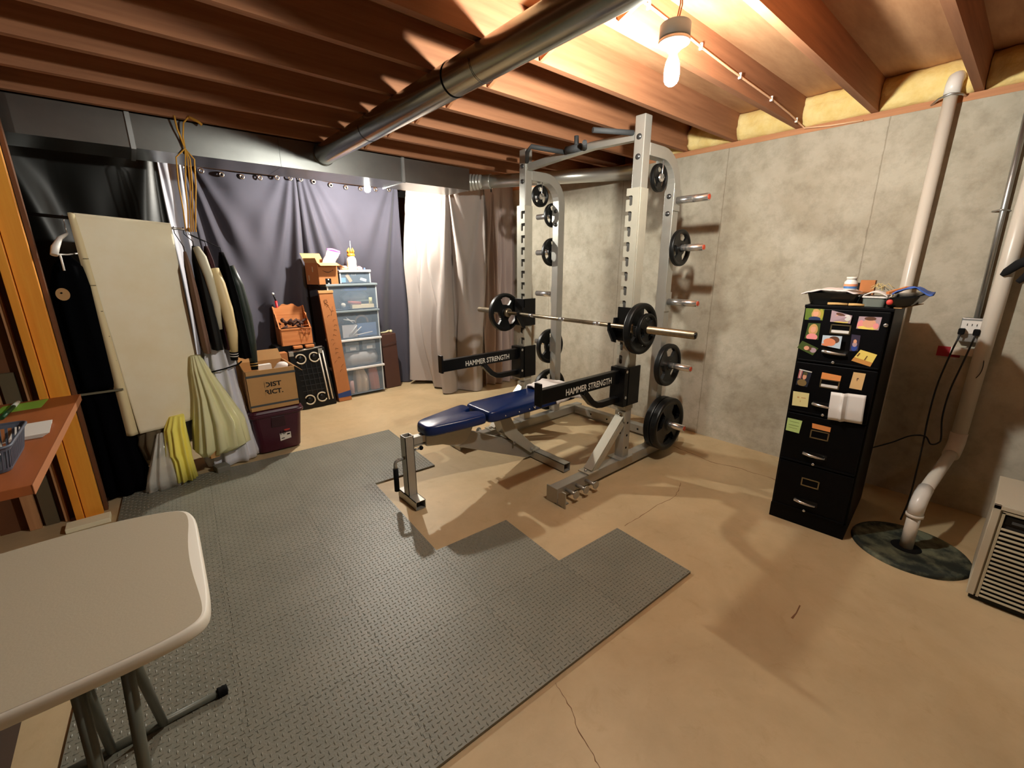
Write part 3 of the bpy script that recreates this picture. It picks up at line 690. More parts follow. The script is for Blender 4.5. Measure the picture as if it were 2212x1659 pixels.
def smooth_poly(P, n=6, r=.35):
    o = []; k = len(P)
    for i in range(k):
        p0, p1, p2 = V((*P[i - 1], 0)), V((*P[i], 0)), V((*P[(i + 1) % k], 0)); a = p1 + (p0 - p1) * r; b = p1 + (p2 - p1) * r
        for j in range(n + 1): t_ = j / n; q_ = a * (1 - t_) ** 2 + p1 * 2 * t_ * (1 - t_) + b * t_ * t_; o.append((q_.x, q_.y))
    return o
seat = smooth_poly([(1.262, BY - .085), (1.50, BY - .135), (1.69, BY - .158), (1.70, BY - .055), (1.625, BY - .02), (1.625, BY + .02), (1.70, BY + .055), (1.69, BY + .158), (1.50, BY + .135), (1.262, BY + .085)], 6, .30)
pad(seat, .455, .520, 'seat_pad', BLUE, .04, 1.265)
back = smooth_poly([(1.715, BY - .155), (2.62, BY - .155), (2.62, BY + .155), (1.715, BY + .155)], 8, .10)
pad(back, .462, .535, 'back_pad', BLUE)
q = M()
for x in (1.85, 1.98, 2.08): q.sph((x, BY - .157, .487), .006, 8)
q.build('pad_stud', CHROME, B)
M().tube([(2.12, BY - .158, .50), (2.125, BY - .17, .485), (2.14, BY - .158, .50)], .005, 6).build('pull_tab', CHROME, B)
# towel over the head end
def tw(u, v):
    x = 2.34 + .30 * u + .02 * noise1(v * 7, 1); y = BY + (v - .5) * .42; z = .541 + .012 * (1 + noise1(u * 6 + v * 4, 2)) + .02 * math.sin(PI * u)
    e = max(0, abs(y - BY) - .155); 
    if e > 0: z -= e * 1.6; y = BY + math.copysign(.155 + e * .35, y - BY)
    return (x, y, z)
tag(M().grid(tw, 24, 30).build('towel', WHITE, solid=.01), 'folded white towel lying on the head end of the blue bench', 'towel')

# ================================================================ FLOOR MATS
TX = .478
def mat_tile(c00, c10, c11, c01, teeth):     # corners counter-clockwise from -x-y ; teeth: per side (S,E,N,W): 0 straight, +1/-1 interlocking
    q = M(); H = .011
    cor = [V((*c, 0)) for c in (c00, c10, c11, c01)]
    out = []
    for s in range(4):
        a, b = cor[s], cor[(s + 1) % 4]; d = b - a; n = V((d.y, -d.x, 0)).normalized(); nt_ = 20
        if teeth[s] == 0: out.append(a)
        else:
            out.append(a)
            for k in range(nt_):
                for t_, up in ((k / nt_ + .004, 1 if k % 2 else 0), ((k + 1) / nt_ - .004, 1 if k % 2 else 0)):
                    off = (.0063 if up else -.0077) if teeth[s] > 0 else (.0063 if up else -.0077)
                    if 0.02 < t_ < .98: out.append(a + d * t_ + n * off * (1 if teeth[s] > 0 else 1))
    P = [(p.x, p.y) for p in out]
    q.prism(P, (0, 0, .0008), (1, 0, 0), (0, 1, 0), (0, 0, H))
    # diamond-plate bosses
    nn = 22; ex = (cor[1] - cor[0]); ey = (cor[3] - cor[0]); vs_ = []; fs = []
    for i in range(nn):
        for j in range(nn):
            u = (i + .5) / nn; v = (j + .5) / nn
            if (u < .02 or u > .98 or v < .02 or v > .98) : continue
            p = cor[0] + ex * u + ey * v; a = (ex + ey).normalized() if (i + j) % 2 else (ex - ey).normalized()
            if (i + j) % 2: a = ex.normalized()
            else: a = ey.normalized()
            b_ = V((-a.y, a.x, 0)); L_, W_ = .0090, .0036; z = .0008 + H
            o = len(vs_)
            vs_ += [p + a * L_ + V((0, 0, z)), p + b_ * W_ + V((0, 0, z)), p - a * L_ + V((0, 0, z)), p - b_ * W_ + V((0, 0, z)), p + a * L_ * .62 + V((0, 0, z + .0021)), p - a * L_ * .62 + V((0, 0, z + .0021))]
            fs += [(o, o + 1, o + 4), (o + 1, o + 5, o + 4), (o + 1, o + 2, o + 5), (o + 2, o + 3, o + 5), (o + 3, o + 4, o + 5), (o + 3, o, o + 4)]
    q._add(vs_, fs, False)
    return q
def corner(i, j):     # i: column line counted from the right (0..5), j: row line from the near edge
    yj = .856 + .4765 * j
    x = 1.462 + .064 * (yj - 1.385) + TX * (1 - i); y = yj - .045 * (x - 1.6)
    return (x, y)
ROWS = {0: (0, 5), 1: (1, 5), 2: (2, 5), 3: (2, 5), 4: (1, 5), 5: (1, 5)}
cells = {(i, j) for j, (a, b) in ROWS.items() for i in range(a, b)}
cn = ['rightmost', 'second from right', 'third from right', 'fourth from right', 'leftmost']
rn = ['nearest row', 'second row', 'third row, beside the bench', 'fourth row, beside the bench foot', 'fifth row', 'farthest row by the clothes and tote']
GT = 'interlocking foam floor tiles'
for (i, j) in sorted(cells):
    q = mat_tile(corner(i + 1, j), corner(i, j), corner(i, j + 1), corner(i + 1, j + 1),
                 (1 if (i, j - 1) in cells else 0, -1 if (i - 1, j) in cells else 0, -1 if (i, j + 1) in cells else 0, 1 if (i + 1, j) in cells else 0))
    tag(q.build('floor_tile', FOAM), 'grey diamond-plate foam floor tile, %s of the %s' % (cn[i], rn[j]), 'floor mat', GT)

# ================================================================ FOLDING TABLE
t = thing('folding_table', 'small folding table with speckled beige plastic top in the left foreground', 'table', (-.25, 1.38, 0))
out = smooth_poly([(.008, 1.13), (-.02, 1.082), (-.12, 1.064), (-.35, 1.062), (-.62, 1.075), (-.70, 1.12), (-.715, 1.41), (-.70, 1.70), (-.62, 1.755), (-.23, 1.778), (-.04, 1.735), (.024, 1.675), (.016, 1.40)], 6, .45)
cx, cy = -.33, 1.38
def tt(ins, z): return [(cx + (x - cx) * (1 - ins), cy + (y - cy) * (1 - ins), z) for x, y in out]
q = M(); k = len(out); rings = [tt(.006, .700), tt(0, .704), tt(0, .722), tt(.008, .7285), tt(.02, .731)]
q.use(TABLE_E); vs_ = sum(rings, [])
fs = [(i * k + j, i * k + (j + 1) % k, (i + 1) * k + (j + 1) % k, (i + 1) * k + j) for i in range(4) for j in range(k)] + [tuple(range(k))[::-1], tuple(range(4 * k, 5 * k))]
q._add(vs_, fs, True); q.use(TABLE); q._add([(x - (.022 * max(0, math.sin(PI * (y - 1.10) / .60)) if x > -.05 and 1.10 < y < 1.70 else 0), y, z + .0006) for x, y, z in tt(.024, .731)], [tuple(range(k))], False)
q.build('tabletop', None, t)
def leg(pts, r=.0125): return M().tube(pts, r, 14)
for xt, xb in ((-.16, -.182), (-.24, -.313)): leg([(xb, 1.615, .03), (xt, 1.19, .700)], .0125).build('leg', PAINTG, t)
for xt, xb in ((-.156, -.20), (-.236, -.26)): leg([(xt, 1.125, .700), (xb, 1.095, .03)], .0125).build('leg', PAINTG, t)
M().tube([(-.48, 1.625, .024), (-.015, 1.625, .024)], .013, 14).build('foot_bar', PAINTG, t)
M().tube([(-.48, 1.09, .024), (-.015, 1.09, .024)], .013, 14).build('foot_bar', PAINTG, t)
for y in (1.625, 1.09):
    for x, s_ in ((-.015, 1), (-.48, -1)): M().lathe([(.0, 0), (.018, 0), (.019, .006), (.017, .012), (.019, .018), (.017, .024), (.018, .03), (0, .032)], (x - s_ * .012, y, .024), (s_, 0, 0), 18).build('end_cap', BLACK, t)
M().b((-.28, 1.10, .688), (-.12, 1.21, .6995)).build('leg_bracket', PAINTG, t)

# box under the table
t = thing('storage_crate', 'dark wooden crate on the floor under the folding table', 'crate', (-.75, 1.8, 0))
q = M(); q.b((-.95, 1.5, .0), (-.56, 1.52, .26)); q.b((-.95, 2.03, .0), (-.56, 2.05, .26)); q.b((-.95, 1.52, 0), (-.93, 2.03, .26)); q.b((-.58, 1.52, 0), (-.56, 2.03, .26)); q.b((-.93, 1.52, 0), (-.58, 2.03, .02))
q.build('crate_body', mat('dark_stained_wood', S(52, 34, 26), .7), t)
q = M(); q.b((-.97, 1.48, .26), (-.54, 2.07, .275)); q.build('crate_lid', mat('dark_stained_wood', S(52, 34, 26), .7), t, bevel=.003)

# ================================================================ WORK DESK AT LEFT
t = thing('work_desk', 'brown laminate desk end beside the orange stud post', 'desk', (-.8, 2.8, 0))
q = M(); q.hexa([(-1.3, 2.09, .765), (-.385, 2.09, .765), (-.352, 3.5, .765), (-1.3, 3.5, .765)], [(-1.3, 2.09, .80), (-.385, 2.09, .80), (-.352, 3.5, .80), (-1.3, 3.5, .80)])
q.build('desktop', DESK, t, bevel=.002)
q = M(); q.hexa([(-.385, 2.088, .764), (-.383, 2.088, .764), (-.350, 3.5, .764), (-.352, 3.5, .764)], [(-.385, 2.088, .801), (-.383, 2.088, .801), (-.350, 3.5, .801), (-.352, 3.5, .801)])
q.build('edge_band', DESK_E, t)
for x, y in ((-1.25, 2.15), (-1.25, 3.43), (-.95, 3.43)): M().b((x - .025, y - .025, 0), (x + .025, y + .025, .765)).build('leg', PANEL, t)
# things on it
tag(M().prism([(-.645, 3.44), (-.478, 3.485), (-.488, 3.29), (-.655, 3.27)], (0, 0, .8005), (1, 0, 0), (0, 1, 0), (0, 0, .001)).build('paper_sheet', mat('green_paper', S(150, 200, 70), .8)), 'bright green sheet of paper on the desk', 'paper')
q = M()
for k in range(5):
    a = .02 * k - .03; R = Matrix.Rotation(a, 3, 'Z'); q.box((-.475 + .003 * k, 2.80, .8025 + .003 * k), (.12, .23, .002), R)
tag(q.build('paper_stack', mat('notepaper', S(222, 216, 208), .8)), 'small stack of white paper beside the grey basket', 'paper')
t = thing('marker_pen', 'green marker pen with white cap lying on the desk', 'pen', (-.60, 3.27, .81))
M().cyl((-.602, 3.13, .811), (-.594, 3.36, .811), .009, 12).build('barrel', mat('dark_green_plastic', S(20, 74, 40), .4), t)
M().cyl((-.594, 3.36, .811), (-.591, 3.46, .811), .010, 12).build('cap', WHITEP, t)
t = thing('fabric_bin', 'mint green fabric bin at the back of the desk', 'bin', (-.76, 3.36, .801))
MINT = mat('mint_fabric', S(96, 200, 164), .85)
q = M(); q.loft([(.802, -.76, 3.36, .10, .10, 0), (.87, -.76, 3.36, .105, .105, .5), (.95, -.755, 3.36, .112, .112, .5), (1.0, -.75, 3.36, .118, .118, 1)], 40, 9, .02); q.build('bin_body', MINT, t)
q = M(); q.loft([(.99, -.75, 3.36, .122, .122, 1), (1.012, -.75, 3.36, .126, .126, 1)], 40, 9, .03, cap=False); q.build('folded_rim', MINT, t, solid=.004)
t = thing('plastic_basket', 'grey slotted plastic basket on the near desk corner', 'basket', (-.53, 2.42, .801))
GB = mat('slate_plastic', S(84, 92, 108), .45)
q = M(); cxb, cyb = -.545, 2.43
def ring(hx, hy, z, r=.03): return [(cxb + x, cyb + y, z) for x, y in rr(hx * 2, hy * 2, r, 4)]
nb = len(ring(.1, .1, 0)); lv = [(.085, .15, .803), (.088, .155, .815), (.10, .172, .885), (.105, .178, .90)]
V0 = sum([ring(*l) for l in lv], []); 
q._add(V0, [tuple(range(nb))[::-1]] + [(a, (a + 1) % nb, nb + (a + 1) % nb, nb + a) for a in range(nb)] + [(2 * nb + a, 2 * nb + (a + 1) % nb, 3 * nb + (a + 1) % nb, 3 * nb + a) for a in range(nb)], False)
for a in range(nb):
    A, Bp = V(V0[nb + a]), V(V0[nb + (a + 1) % nb]); A2, B2 = V(V0[2 * nb + a]), V(V0[2 * nb + (a + 1) % nb]); L_ = (Bp - A).length
    kk = max(1, int(L_ / .016))
    for i in range(kk):
        u0 = i / kk; u1 = u0 + .42 / kk
        q._add([A.lerp(Bp, u0), A.lerp(Bp, u1), A2.lerp(B2, u1), A2.lerp(B2, u0)], [(0, 1, 2, 3)], False)
q.build('basket_wall', GB, t, solid=.003)
q = M(); q.tube([(x, y, .902) for x, y, z in ring(.107, .18, 0)], .005, 8, closed=True); q.build('rim', GB, t)
tag(M().box((-.56, 2.44, .845), (.10, .18, .06)).build('note_pad', mat('notepaper', S(222, 216, 208), .8)), 'white note pad inside the grey plastic basket', 'paper')

# ================================================================ CLOTHES RACK AND HANGING THINGS
RA, RB = V((-.40, 3.70, 1.807)), V((.37, 3.95, 1.768))
rd = (RB - RA).normalized()
def onrod(s_): return RA.lerp(RB, s_)
t = thing('clothes_rail', 'black and chrome clothes rail hung at the left of the room', 'clothes rail', tuple(onrod(.5)))
M().cyl(RA, onrod(.80), .0095, 12).build('rail_tube', BLACKP, t)
M().cyl(onrod(.80), RB, .008, 12).build('rail_tube', CHROME, t)
M().cyl(RA + V((0, 0, .01)), (RA.x - .0, RA.y, .02), .011, 10).build('rail_post', BLACKP, t)
M().cyl((RA.x, RA.y, 0), (RA.x, RA.y, .03), .02, 12).build('post_foot', BLACK, t)
# yellow rope
ROPE = mat('yellow_rope', S(214, 158, 60), .85, bump=.4, bscale=400)
t = thing('rope', 'yellow rope looped from the last joist down to the clothes rail', 'rope', (.4, 3.85, 2.1))
TB = V((.415, 3.815, 2.27))
q = M(); q.tube([(.385, 3.775, 2.45), (.39, 3.80, 2.38), (.405, 3.812, 2.32), TB], .0055, 6)
q.tube([(.46, 3.772, 2.455), (.43, 3.79, 2.42), (.415, 3.81, 2.34), TB], .005, 6)
q.tube([(.46, 3.772, 2.455), (.51, 3.785, 2.44), (.53, 3.79, 2.425)], .009, 6)
q.build('knotted_end', ROPE, t)
for a, b_ in ((-.062, -.012), (-.006, .004), (.008, .020), (.022, .032), (.048, .046)):
    e = onrod(.985) + V((b_, 0, -.012)); s0 = V((TB.x + a * .9, 3.835, 2.215))
    M().tube([TB, s0, s0.lerp(e, .35) + V((.006 * (1 if a > 0 else -1), .01, 0)), s0.lerp(e, .7), e + V((0, 0, .02)), e], .0042, 6).build('rope_strand', ROPE, t)
M().tube([onrod(.985) + V((.008, .012 * math.cos(a), .012 * math.sin(a) - .0)) for a in [i * PI / 6 for i in range(12)]], .005, 6, closed=True).build('rope_strand', ROPE, t)

# folded quilted pad over the rail
PADC = mat('cream_felt_pad', S(244, 236, 212), .9, var=.1, scale=3, col2=S(236, 222, 188))
t = thing('folded_pad', 'large cream felt pad folded over the clothes rail', 'pad', (0, 3.8, 1.8))
def sheet(xa, xb, xa2, xb2, yo, zb0, zb1, side, step=0):
    def fn(u, v):
        top = onrod(0).lerp(RB, 0) if False else None
        x = (xa + (xb - xa) * u) * (1 - v) + (xa2 + (xb2 - xa2) * u) * v
        s_ = (x - RA.x) / (RB.x - RA.x); c = onrod(min(1, max(0, s_)))
        a = min(1, v / .04) * PI / 2
        r = .02
        y = c.y + side * (r * math.sin(a) + .0) + side * yo * v + .010 * math.sin(u * 3 + v * 3)
        z = c.z + .008 + r * math.cos(a) if v < .04 else (c.z + .008) * (1 - (v - .04) / .96) + (zb0 + (zb1 - zb0) * u) * ((v - .04) / .96)
        if u < .06 and v < .04: z -= 0
        return (x, y - .02 * math.sin(PI * u) * (side < 0), z)
    return M().grid(fn, 40, 60)
sheet(-.205, .262, -.145, .262, .03, .425, .44, -1).build('front_panel', PADC, t, solid=.008)
sheet(-.215, .255, -.25, .25, .05, .45, .45, 1).build('back_panel', PADC, t, solid=.008)
q = sheet(-.222, -.19, -.215, -.150, .012, .43, .425, -1); q.build('ruler_strip', mat('tan_strip', S(216, 200, 160), .85), t, solid=.003)
for k in range(7):
    v = .17 + .115 * k; x = (-.22) * (1 - v) + (-.20) * v; s_ = (x - RA.x) / (RB.x - RA.x); c = onrod(s_); z = c.z * (1 - v) + .43 * v
    M().b((x + .012, c.y - .036, z), (x + .038, c.y - .0345, z + .003)).build('ruler_mark', BLACK, t)
text('JUST', .026, (-.196, 3.745, .60), (0.03, 0, -1), (1, 0, 0), BLACK, t, 'stencil_text', width=.095)

# black garments on the left
q = M(); q.loft([(.012, -.285, 3.84, .115, .11, 2), (.10, -.28, 3.83, .125, .12, 2), (.4, -.28, 3.83, .11, .11, 1.5), (.74, -.285, 3.83, .105, .11, 1)], 60, 9, .06, ph=1)
tag(q.build('long_dress', mat('black_velvet', S(3, 3, 6), .95, spec=.05)), 'long black velvety garment reaching the floor beside the orange post', 'garment')
t = thing('black_coat', 'black coat hanging above the long black garment, with a tan round tag', 'coat', (-.28, 3.83, .76))
q = M(); q.loft([(.765, -.285, 3.83, .105, .11, 1), (.8, -.285, 3.83, .115, .12, 1), (1.1, -.285, 3.82, .11, .12, 1), (1.4, -.285, 3.81, .10, .12, .8), (1.52, -.28, 3.80, .07, .12, .4), (1.585, -.28, 3.79, .02, .05, 0)], 60, 8, .05, ph=2); q.build('coat_body', mat('black_wool', S(3, 4, 7), .9, spec=.05), t)
q = M(); q.b((-.398, 3.70, .745), (-.17, 3.712, .757)); q.build('hem_trim', mat('grey_trim', S(110, 104, 84), .7), t)
q = M(); q.prism([(.030 * math.cos(a), .036 * math.sin(a)) for a in [i * PI / 12 for i in range(24)]], (-.325, 3.668, 1.365), (1, .1, 0), (0, 0, 1), (0, .004, 0)); q.build('round_tag', mat('tan_tag', S(170, 132, 84), .7), t)
M().cyl((-.329, 3.664, 1.373), (-.329, 3.670, 1.373), .005, 8).build('tag_hole', BLACK, t)
t = thing('clothes_hanger', 'white plastic clothes hanger on the left end of the clothes rail', 'hanger', tuple(onrod(.2)))
h = onrod(.2)
q = M(); q.tube([h + V((.0, .0, .012)), h + V((.0, .02, .005)), h + V((0, .012, -.03)), h + V((0, 0, -.06)), h + V((0, 0, -.09))], .003, 8); q.build('hook', CHROME, t)
q = M(); q.tube([(h.x - .0, h.y - .0, h.z - .09), (h.x - .03, h.y - .07, h.z - .12), (h.x - .055, h.y - .13, h.z - .175), (h.x - .065, h.y - .15, h.z - .215)], [.008, .012, .019, .017], 12); q.build('shoulder_arm', WHITEP, t)
q = M(); q.tube([(h.x - .065, h.y - .15, h.z - .21), (h.x - .02, h.y - .03, h.z - .21), (h.x + .02, h.y + .08, h.z - .2)], .004, 8); q.tube([(h.x - .045, h.y - .10, h.z - .21), (h.x - .045, h.y - .10, h.z - .30)], .005, 8); q.build('trouser_bar', WHITEP, t)

# jackets at right end, seen edge-on
def jacket(nm, label, s_, m, zt, zb, th, dep, sl=None, slm=None, cuff=False, cuffm=None, cx_=None, sleeve_pts=None, lean=0.0, cat='jacket', yo=0):
    c = onrod(min(1, s_)); x = cx_ if cx_ is not None else c.x; y = c.y + yo
    t = thing(nm, label, cat, (x, y, zb))
    q = M(); H = zt - zb
    q.loft([(zb, x + lean, y, th, dep, 1), (zb + .15 * H, x + lean, y, th * 1.05, dep, 1), (zb + .6 * H, x + lean * .5, y, th * .9, dep * .97, .8), (zb + .86 * H, x + .1 * lean, y, th * .62, dep * .86, .4), (zb + .96 * H, x, y, th * .4, dep * .45, .2), (zt, x, y, th * .3, dep * .2, 0)], 56, 7, .05, ph=s_ * 7)
    q.build('body', m, t)
    c2 = V((c.x, c.y, c.z)); k = V((x, y, zt))
    q = M(); q.tube([c2 + V((0, .0, .012)), c2 + V((0, .018, .004)), c2 + V((0, .012, -.03)), k + V((0, 0, .03)), k + V((0, 0, -.01))], .0028, 6); q.build('hanger_hook', BLACK, t)
    if sleeve_pts:
        q = M(); q.tube(sleeve_pts, sl, 16); q.build('sleeve', slm, t)
        if cuff:
            a, b_ = V(sleeve_pts[-1]), V(sleeve_pts[-2]); d = (a - b_).normalized()
            cf = M().tube([a - d * .004, a + d * .022, a + d * .065], [sl[-1] * .95, sl[-1] * 1.0, sl[-1] * .85], 16).build('cuff', BLACK, t)
            for o_ in (.012, .03): M().tube([a + d * o_, a + d * (o_ + .006)], sl[-1] * 1.03, 16).build('cuff_stripe', cuffm, cf)
    return t
JBR = mat('brown_suit', S(128, 98, 82), .9); JOL = mat('black_olive_cloth', S(22, 22, 20), .9); JCR = mat('cream_leather', S(222, 200, 150), .5); JGR = mat('dark_green_leather', S(28, 40, 34), .45); JMA = mat('maroon_wool', S(52, 16, 22), .95); GOLD = mat('gold_stripe', S(200, 150, 70), .6)
jacket('suit_jacket', 'brown suit jacket hanging right next to the cream pad', .88, JBR, 1.62, .915, .024, .17, cx_=.312, lean=.012, yo=-.02)
jacket('jacket', 'black jacket with pale cream edge hanging second from the cream pad', .95, JOL, 1.66, .93, .038, .18, cx_=.372, lean=.02, yo=-.02,
       sl=[.02, .03, .028, .024, .018], slm=mat('cream_edge', S(196, 190, 166), .7), sleeve_pts=[(.372, 3.79, 1.645), (.39, 3.765, 1.58), (.41, 3.755, 1.45), (.425, 3.755, 1.25), (.418, 3.765, 1.08)])
jacket('letterman_jacket', 'maroon varsity jacket with cream leather sleeve and striped cuff', .985, JMA, 1.66, .92, .035, .17, cx_=.445, lean=.02, yo=-.01,
       sl=[.034, .037, .038, .036, .028], slm=JCR, cuff=True, cuffm=WHITE, sleeve_pts=[(.452, 3.80, 1.50), (.468, 3.775, 1.40), (.485, 3.76, 1.22), (.492, 3.765, 1.05), (.483, 3.78, .905)])
jacket('letterman_jacket', 'dark green varsity jacket, last on the rail, cuff hanging over the carton', 1.0, mat('black_wool_body', S(8, 8, 9), .95, spec=.1), 1.62, .84, .045, .18, cx_=.535, lean=.03,
       sl=[.034, .04, .042, .038, .028], slm=JGR, cuff=True, cuffm=GOLD, sleeve_pts=[(.555, 3.85, 1.52), (.59, 3.85, 1.38), (.612, 3.86, 1.15), (.615, 3.86, .96), (.610, 3.84, .80)])
# gown, tulle, skirt, wrap
SAT = mat('silver_satin', S(224, 224, 232), .5, sheen=.3)
q = M(); q.loft([(.015, .37, 3.93, .165, .12, 1), (.06, .375, 3.93, .17, .125, 1.2), (.3, .38, 3.94, .15, .12, 1.4), (.6, .385, 3.95, .10, .11, 1.6), (.76, .39, 3.95, .085, .10, 1.4), (.80, .40, 3.95, .095, .11, 2), (.95, .40, 3.93, .075, .10, 2), (1.12, .41, 3.90, .035, .07, 1)], 90, 11, .12, ph=.5)
t = thing('evening_gown', 'long silver-grey satin gown in its cover hanging to the floor', 'gown', (.37, 3.93, 0)); q.build('gown_body', SAT, t)
M().tube([(.30, 3.80, .765), (.40, 3.79, .78), (.50, 3.80, .80), (.53, 3.85, .81)], .006, 6).build('belt_cord', BLACK, t)
TUL = mat('lime_tulle', S(242, 240, 192), .9, alpha=.85)
q = M(); q.loft([(.16, .26, 3.76, .09, .06, 2.5), (.21, .30, 3.755, .15, .09, 2.4), (.40, .31, 3.76, .135, .085, 2.4), (.60, .29, 3.78, .085, .06, 2.4), (.80, .26, 3.80, .05, .05, 1.5), (.90, .25, 3.82, .03, .03, 1)], 90, 13, .09, ph=1.3)
tag(q.build('tulle_skirt', TUL), 'pale lime tulle skirt bunched under the cream pad', 'skirt')
q = M(); q.loft([(.035, .045, 3.70, .058, .05, 2), (.20, .045, 3.70, .052, .045, 2), (.24, .04, 3.71, .06, .05, 2.4), (.42, .05, 3.74, .055, .05, 1.6), (.50, .07, 3.77, .04, .04, 1)], 80, 11, .11, ph=.2)
tag(q.build('yellow_skirt', mat('bright_yellow_chiffon', S(255, 244, 120), .8)), 'bright yellow chiffon skirt hanging just above the floor', 'skirt')
q = M(); q.loft([(.014, -.075, 3.71, .10, .055, 1.5), (.10, -.07, 3.71, .085, .05, 2), (.25, -.05, 3.73, .055, .045, 2.5), (.40, -.03, 3.76, .03, .03, 2)], 70, 9, .12, ph=2)
tag(q.build('plastic_wrap', mat('clear_crinkled_plastic', S(240, 240, 232), .12, alpha=.55, bump=1.0, bscale=14, spec=1.0)), 'crinkled clear plastic garment wrap standing on the mat beside the yellow skirt', 'plastic wrap')
q = M(); q.loft([(.22, -.10, 3.79, .05, .05, 1), (.34, -.09, 3.79, .07, .06, 2), (.44, -.08, 3.80, .06, .05, 1)], 40, 7, .1)
tag(q.build('fabric_bundle', mat('dusty_brown_fabric', S(96, 82, 60), .9)), 'dull brown fabric bundle hanging under the cream pad', 'fabric')
M_ = M(); M_.tube([(-.16, 3.83, .42), (-.14, 3.80, .25), (-.115, 3.77, .10)], [.02, .018, .012], 10); tag(M_.build('fabric_strip', mat('old_linen', S(170, 152, 112), .9)), 'old linen strip trailing below the cream pad beside the plastic wrap', 'fabric')
tag(M().box((.235, 3.72, .17), (.06, .05, .05), Matrix.Rotation(.3, 3, 'Z')).build('small_carton', CARD), 'tiny cardboard carton under the lime tulle', 'carton')
tag(M().box((.27, 3.76, .03), (.09, .10, .05), Matrix.Rotation(.2, 3, 'Z')).build('folded_cloth', mat('grey_rag', S(120, 118, 108), .9), bevel=.01), 'folded grey cloth on the floor left of the satin gown', 'cloth')

# ================================================================ TOTE + CARTON
t = thing('storage_tote', 'dark burgundy plastic storage tote on the mat', 'tote', (.70, 4.13, .013))
BUR = mat('burgundy_plastic', S(66, 12, 34), .35)
def tapered(q, cx, cy, z0, z1, hx0, hy0, hx1, hy1, r=.04, close_top=False, n=5):
    a = [(cx + x, cy + y, z0) for x, y in rr(2 * hx0, 2 * hy0, r, n)]; b = [(cx + x, cy + y, z1) for x, y in rr(2 * hx1, 2 * hy1, r, n)]; k = len(a)
    q._add(a + b, [tuple(range(k))[::-1]] + ([tuple(range(k, 2 * k))] if close_top else []) + [(i, (i + 1) % k, k + (i + 1) % k, k + i) for i in range(k)], False); return q
tcx, tcy = .715, 4.16
q = M(); tapered(q, tcx, tcy, .014, .34, .165, .28, .19, .335, .05); q.build('tote_body', BUR, t, bevel=.006)
q = M(); tapered(q, tcx, tcy, .335, .365, .205, .35, .208, .355, .05, True); tapered(q, tcx, tcy, .365, .392, .205, .35, .195, .34, .05, True); q.build('lid', BUR, t, bevel=.006)
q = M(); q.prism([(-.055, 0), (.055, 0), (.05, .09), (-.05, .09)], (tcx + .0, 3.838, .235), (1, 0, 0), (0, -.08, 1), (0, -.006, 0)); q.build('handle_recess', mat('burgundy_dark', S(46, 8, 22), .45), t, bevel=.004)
lab = M().prism([(0, 0), (.085, .012), (.085, .115), (0, .105)], (tcx + .0, 3.862, .095), (1, 0, 0), (0, -.075, 1), (0, -.002, 0)).build('label_sticker', mat('white_label', S(228, 222, 212), .6), t)
text('18', .036, (tcx + .006, 3.853, .150), (1, 0, .1), (0, -.075, 1), BLACK, lab, 'label_number', depth=.001)
M().prism([(0, 0), (.045, .006), (.045, .03), (0, .02)], (tcx + .036, 3.852, .178), (1, 0, 0), (0, -.075, 1), (0, -.0012, 0)).build('label_stripe', mat('red_print', S(200, 60, 50), .6), lab)
M().prism([(0, 0), (.024, .003), (.024, .009), (0, .006)], (tcx + .010, 3.8585, .112), (1, 0, 0), (0, -.075, 1), (0, -.0012, 0)).build('label_line', BLACK, lab)
M().prism([(0, 0), (.022, .003), (.022, .014), (0, .012)], (tcx + .055, 3.854, .140), (1, 0, 0), (0, -.075, 1), (0, -.0012, 0)).build('label_code', BLACK, lab)

t = thing('cardboard_box', 'open cardboard box printed with black letters, on the burgundy tote', 'box', (.72, 4.05, .393))
bx0, bx1, by0, by1, bz0, bz1 = .535, .895, 3.83, 4.24, .394, .725
q = M(); q.b((bx0, by0, bz0), (bx1, by0 + .004, bz1)); q.b((bx0, by1 - .004, bz0), (bx1, by1, bz1)); q.b((bx0, by0, bz0), (bx0 + .004, by1, bz1)); q.b((bx1 - .004, by0, bz0), (bx1, by1, bz1)); q.b((bx0, by0, bz0), (bx1, by1, bz0 + .004))
q.build('box_body', CARD, t)
def flap(a, b_, out, nm='flap'):
    a, b_, out = V(a), V(b_), V(out); e = (b_ - a) * .04
    M()._add([a, b_, b_ + out - e, a + out + e], [(0, 1, 2, 3)], False).build(nm, CARD, t, solid=.004)
flap((bx0, by1, bz1), (bx1, by1, bz1), (0, .04, .085)); flap((bx1, by0, bz1), (bx1, by1, bz1), (.06, 0, -.05)); flap((bx0, by0, bz1), (bx0, by1, bz1), (-.03, 0, .09))
flap((bx1, by0, bz1), (bx0, by0, bz1), (0, .06, -.06))
STR = mat('blue_grey_print', S(70, 74, 76), .8)
for za, zb_ in ((.672, .690), (.430, .446)): M().b((bx0, by0 - .0012, za), (bx1, by0 - .0004, zb_)).build('printed_stripe', STR, t)
INK = mat('black_ink', S(34, 26, 20), .8)
text('DIST', .040, (.655, by0 - .0015, .582), (1, 0, 0), (0, 0, 1), INK, t, 'printed_letters', width=.125, bold=.03)
text('RICT.', .040, (.655, by0 - .0015, .520), (1, 0, 0), (0, 0, 1), INK, t, 'printed_letters', width=.130, bold=.03)
q = M(); q.b((.657, by0 - .0024, .575), (.667, by0 - .0018, .63)); q.b((.655, by0 - .0024, .512), (.664, by0 - .0018, .545)); q.build('stencil_gap', CARD, t)
tag(M().box((.70, 3.98, .715), (.10, .05, .05), Matrix.Rotation(.1, 3, 'Z')).box((.70, 3.98, .56), (.09, .05, .325)).build('white_carton', WHITEP), 'white carton standing inside the open lettered cardboard box', 'carton')
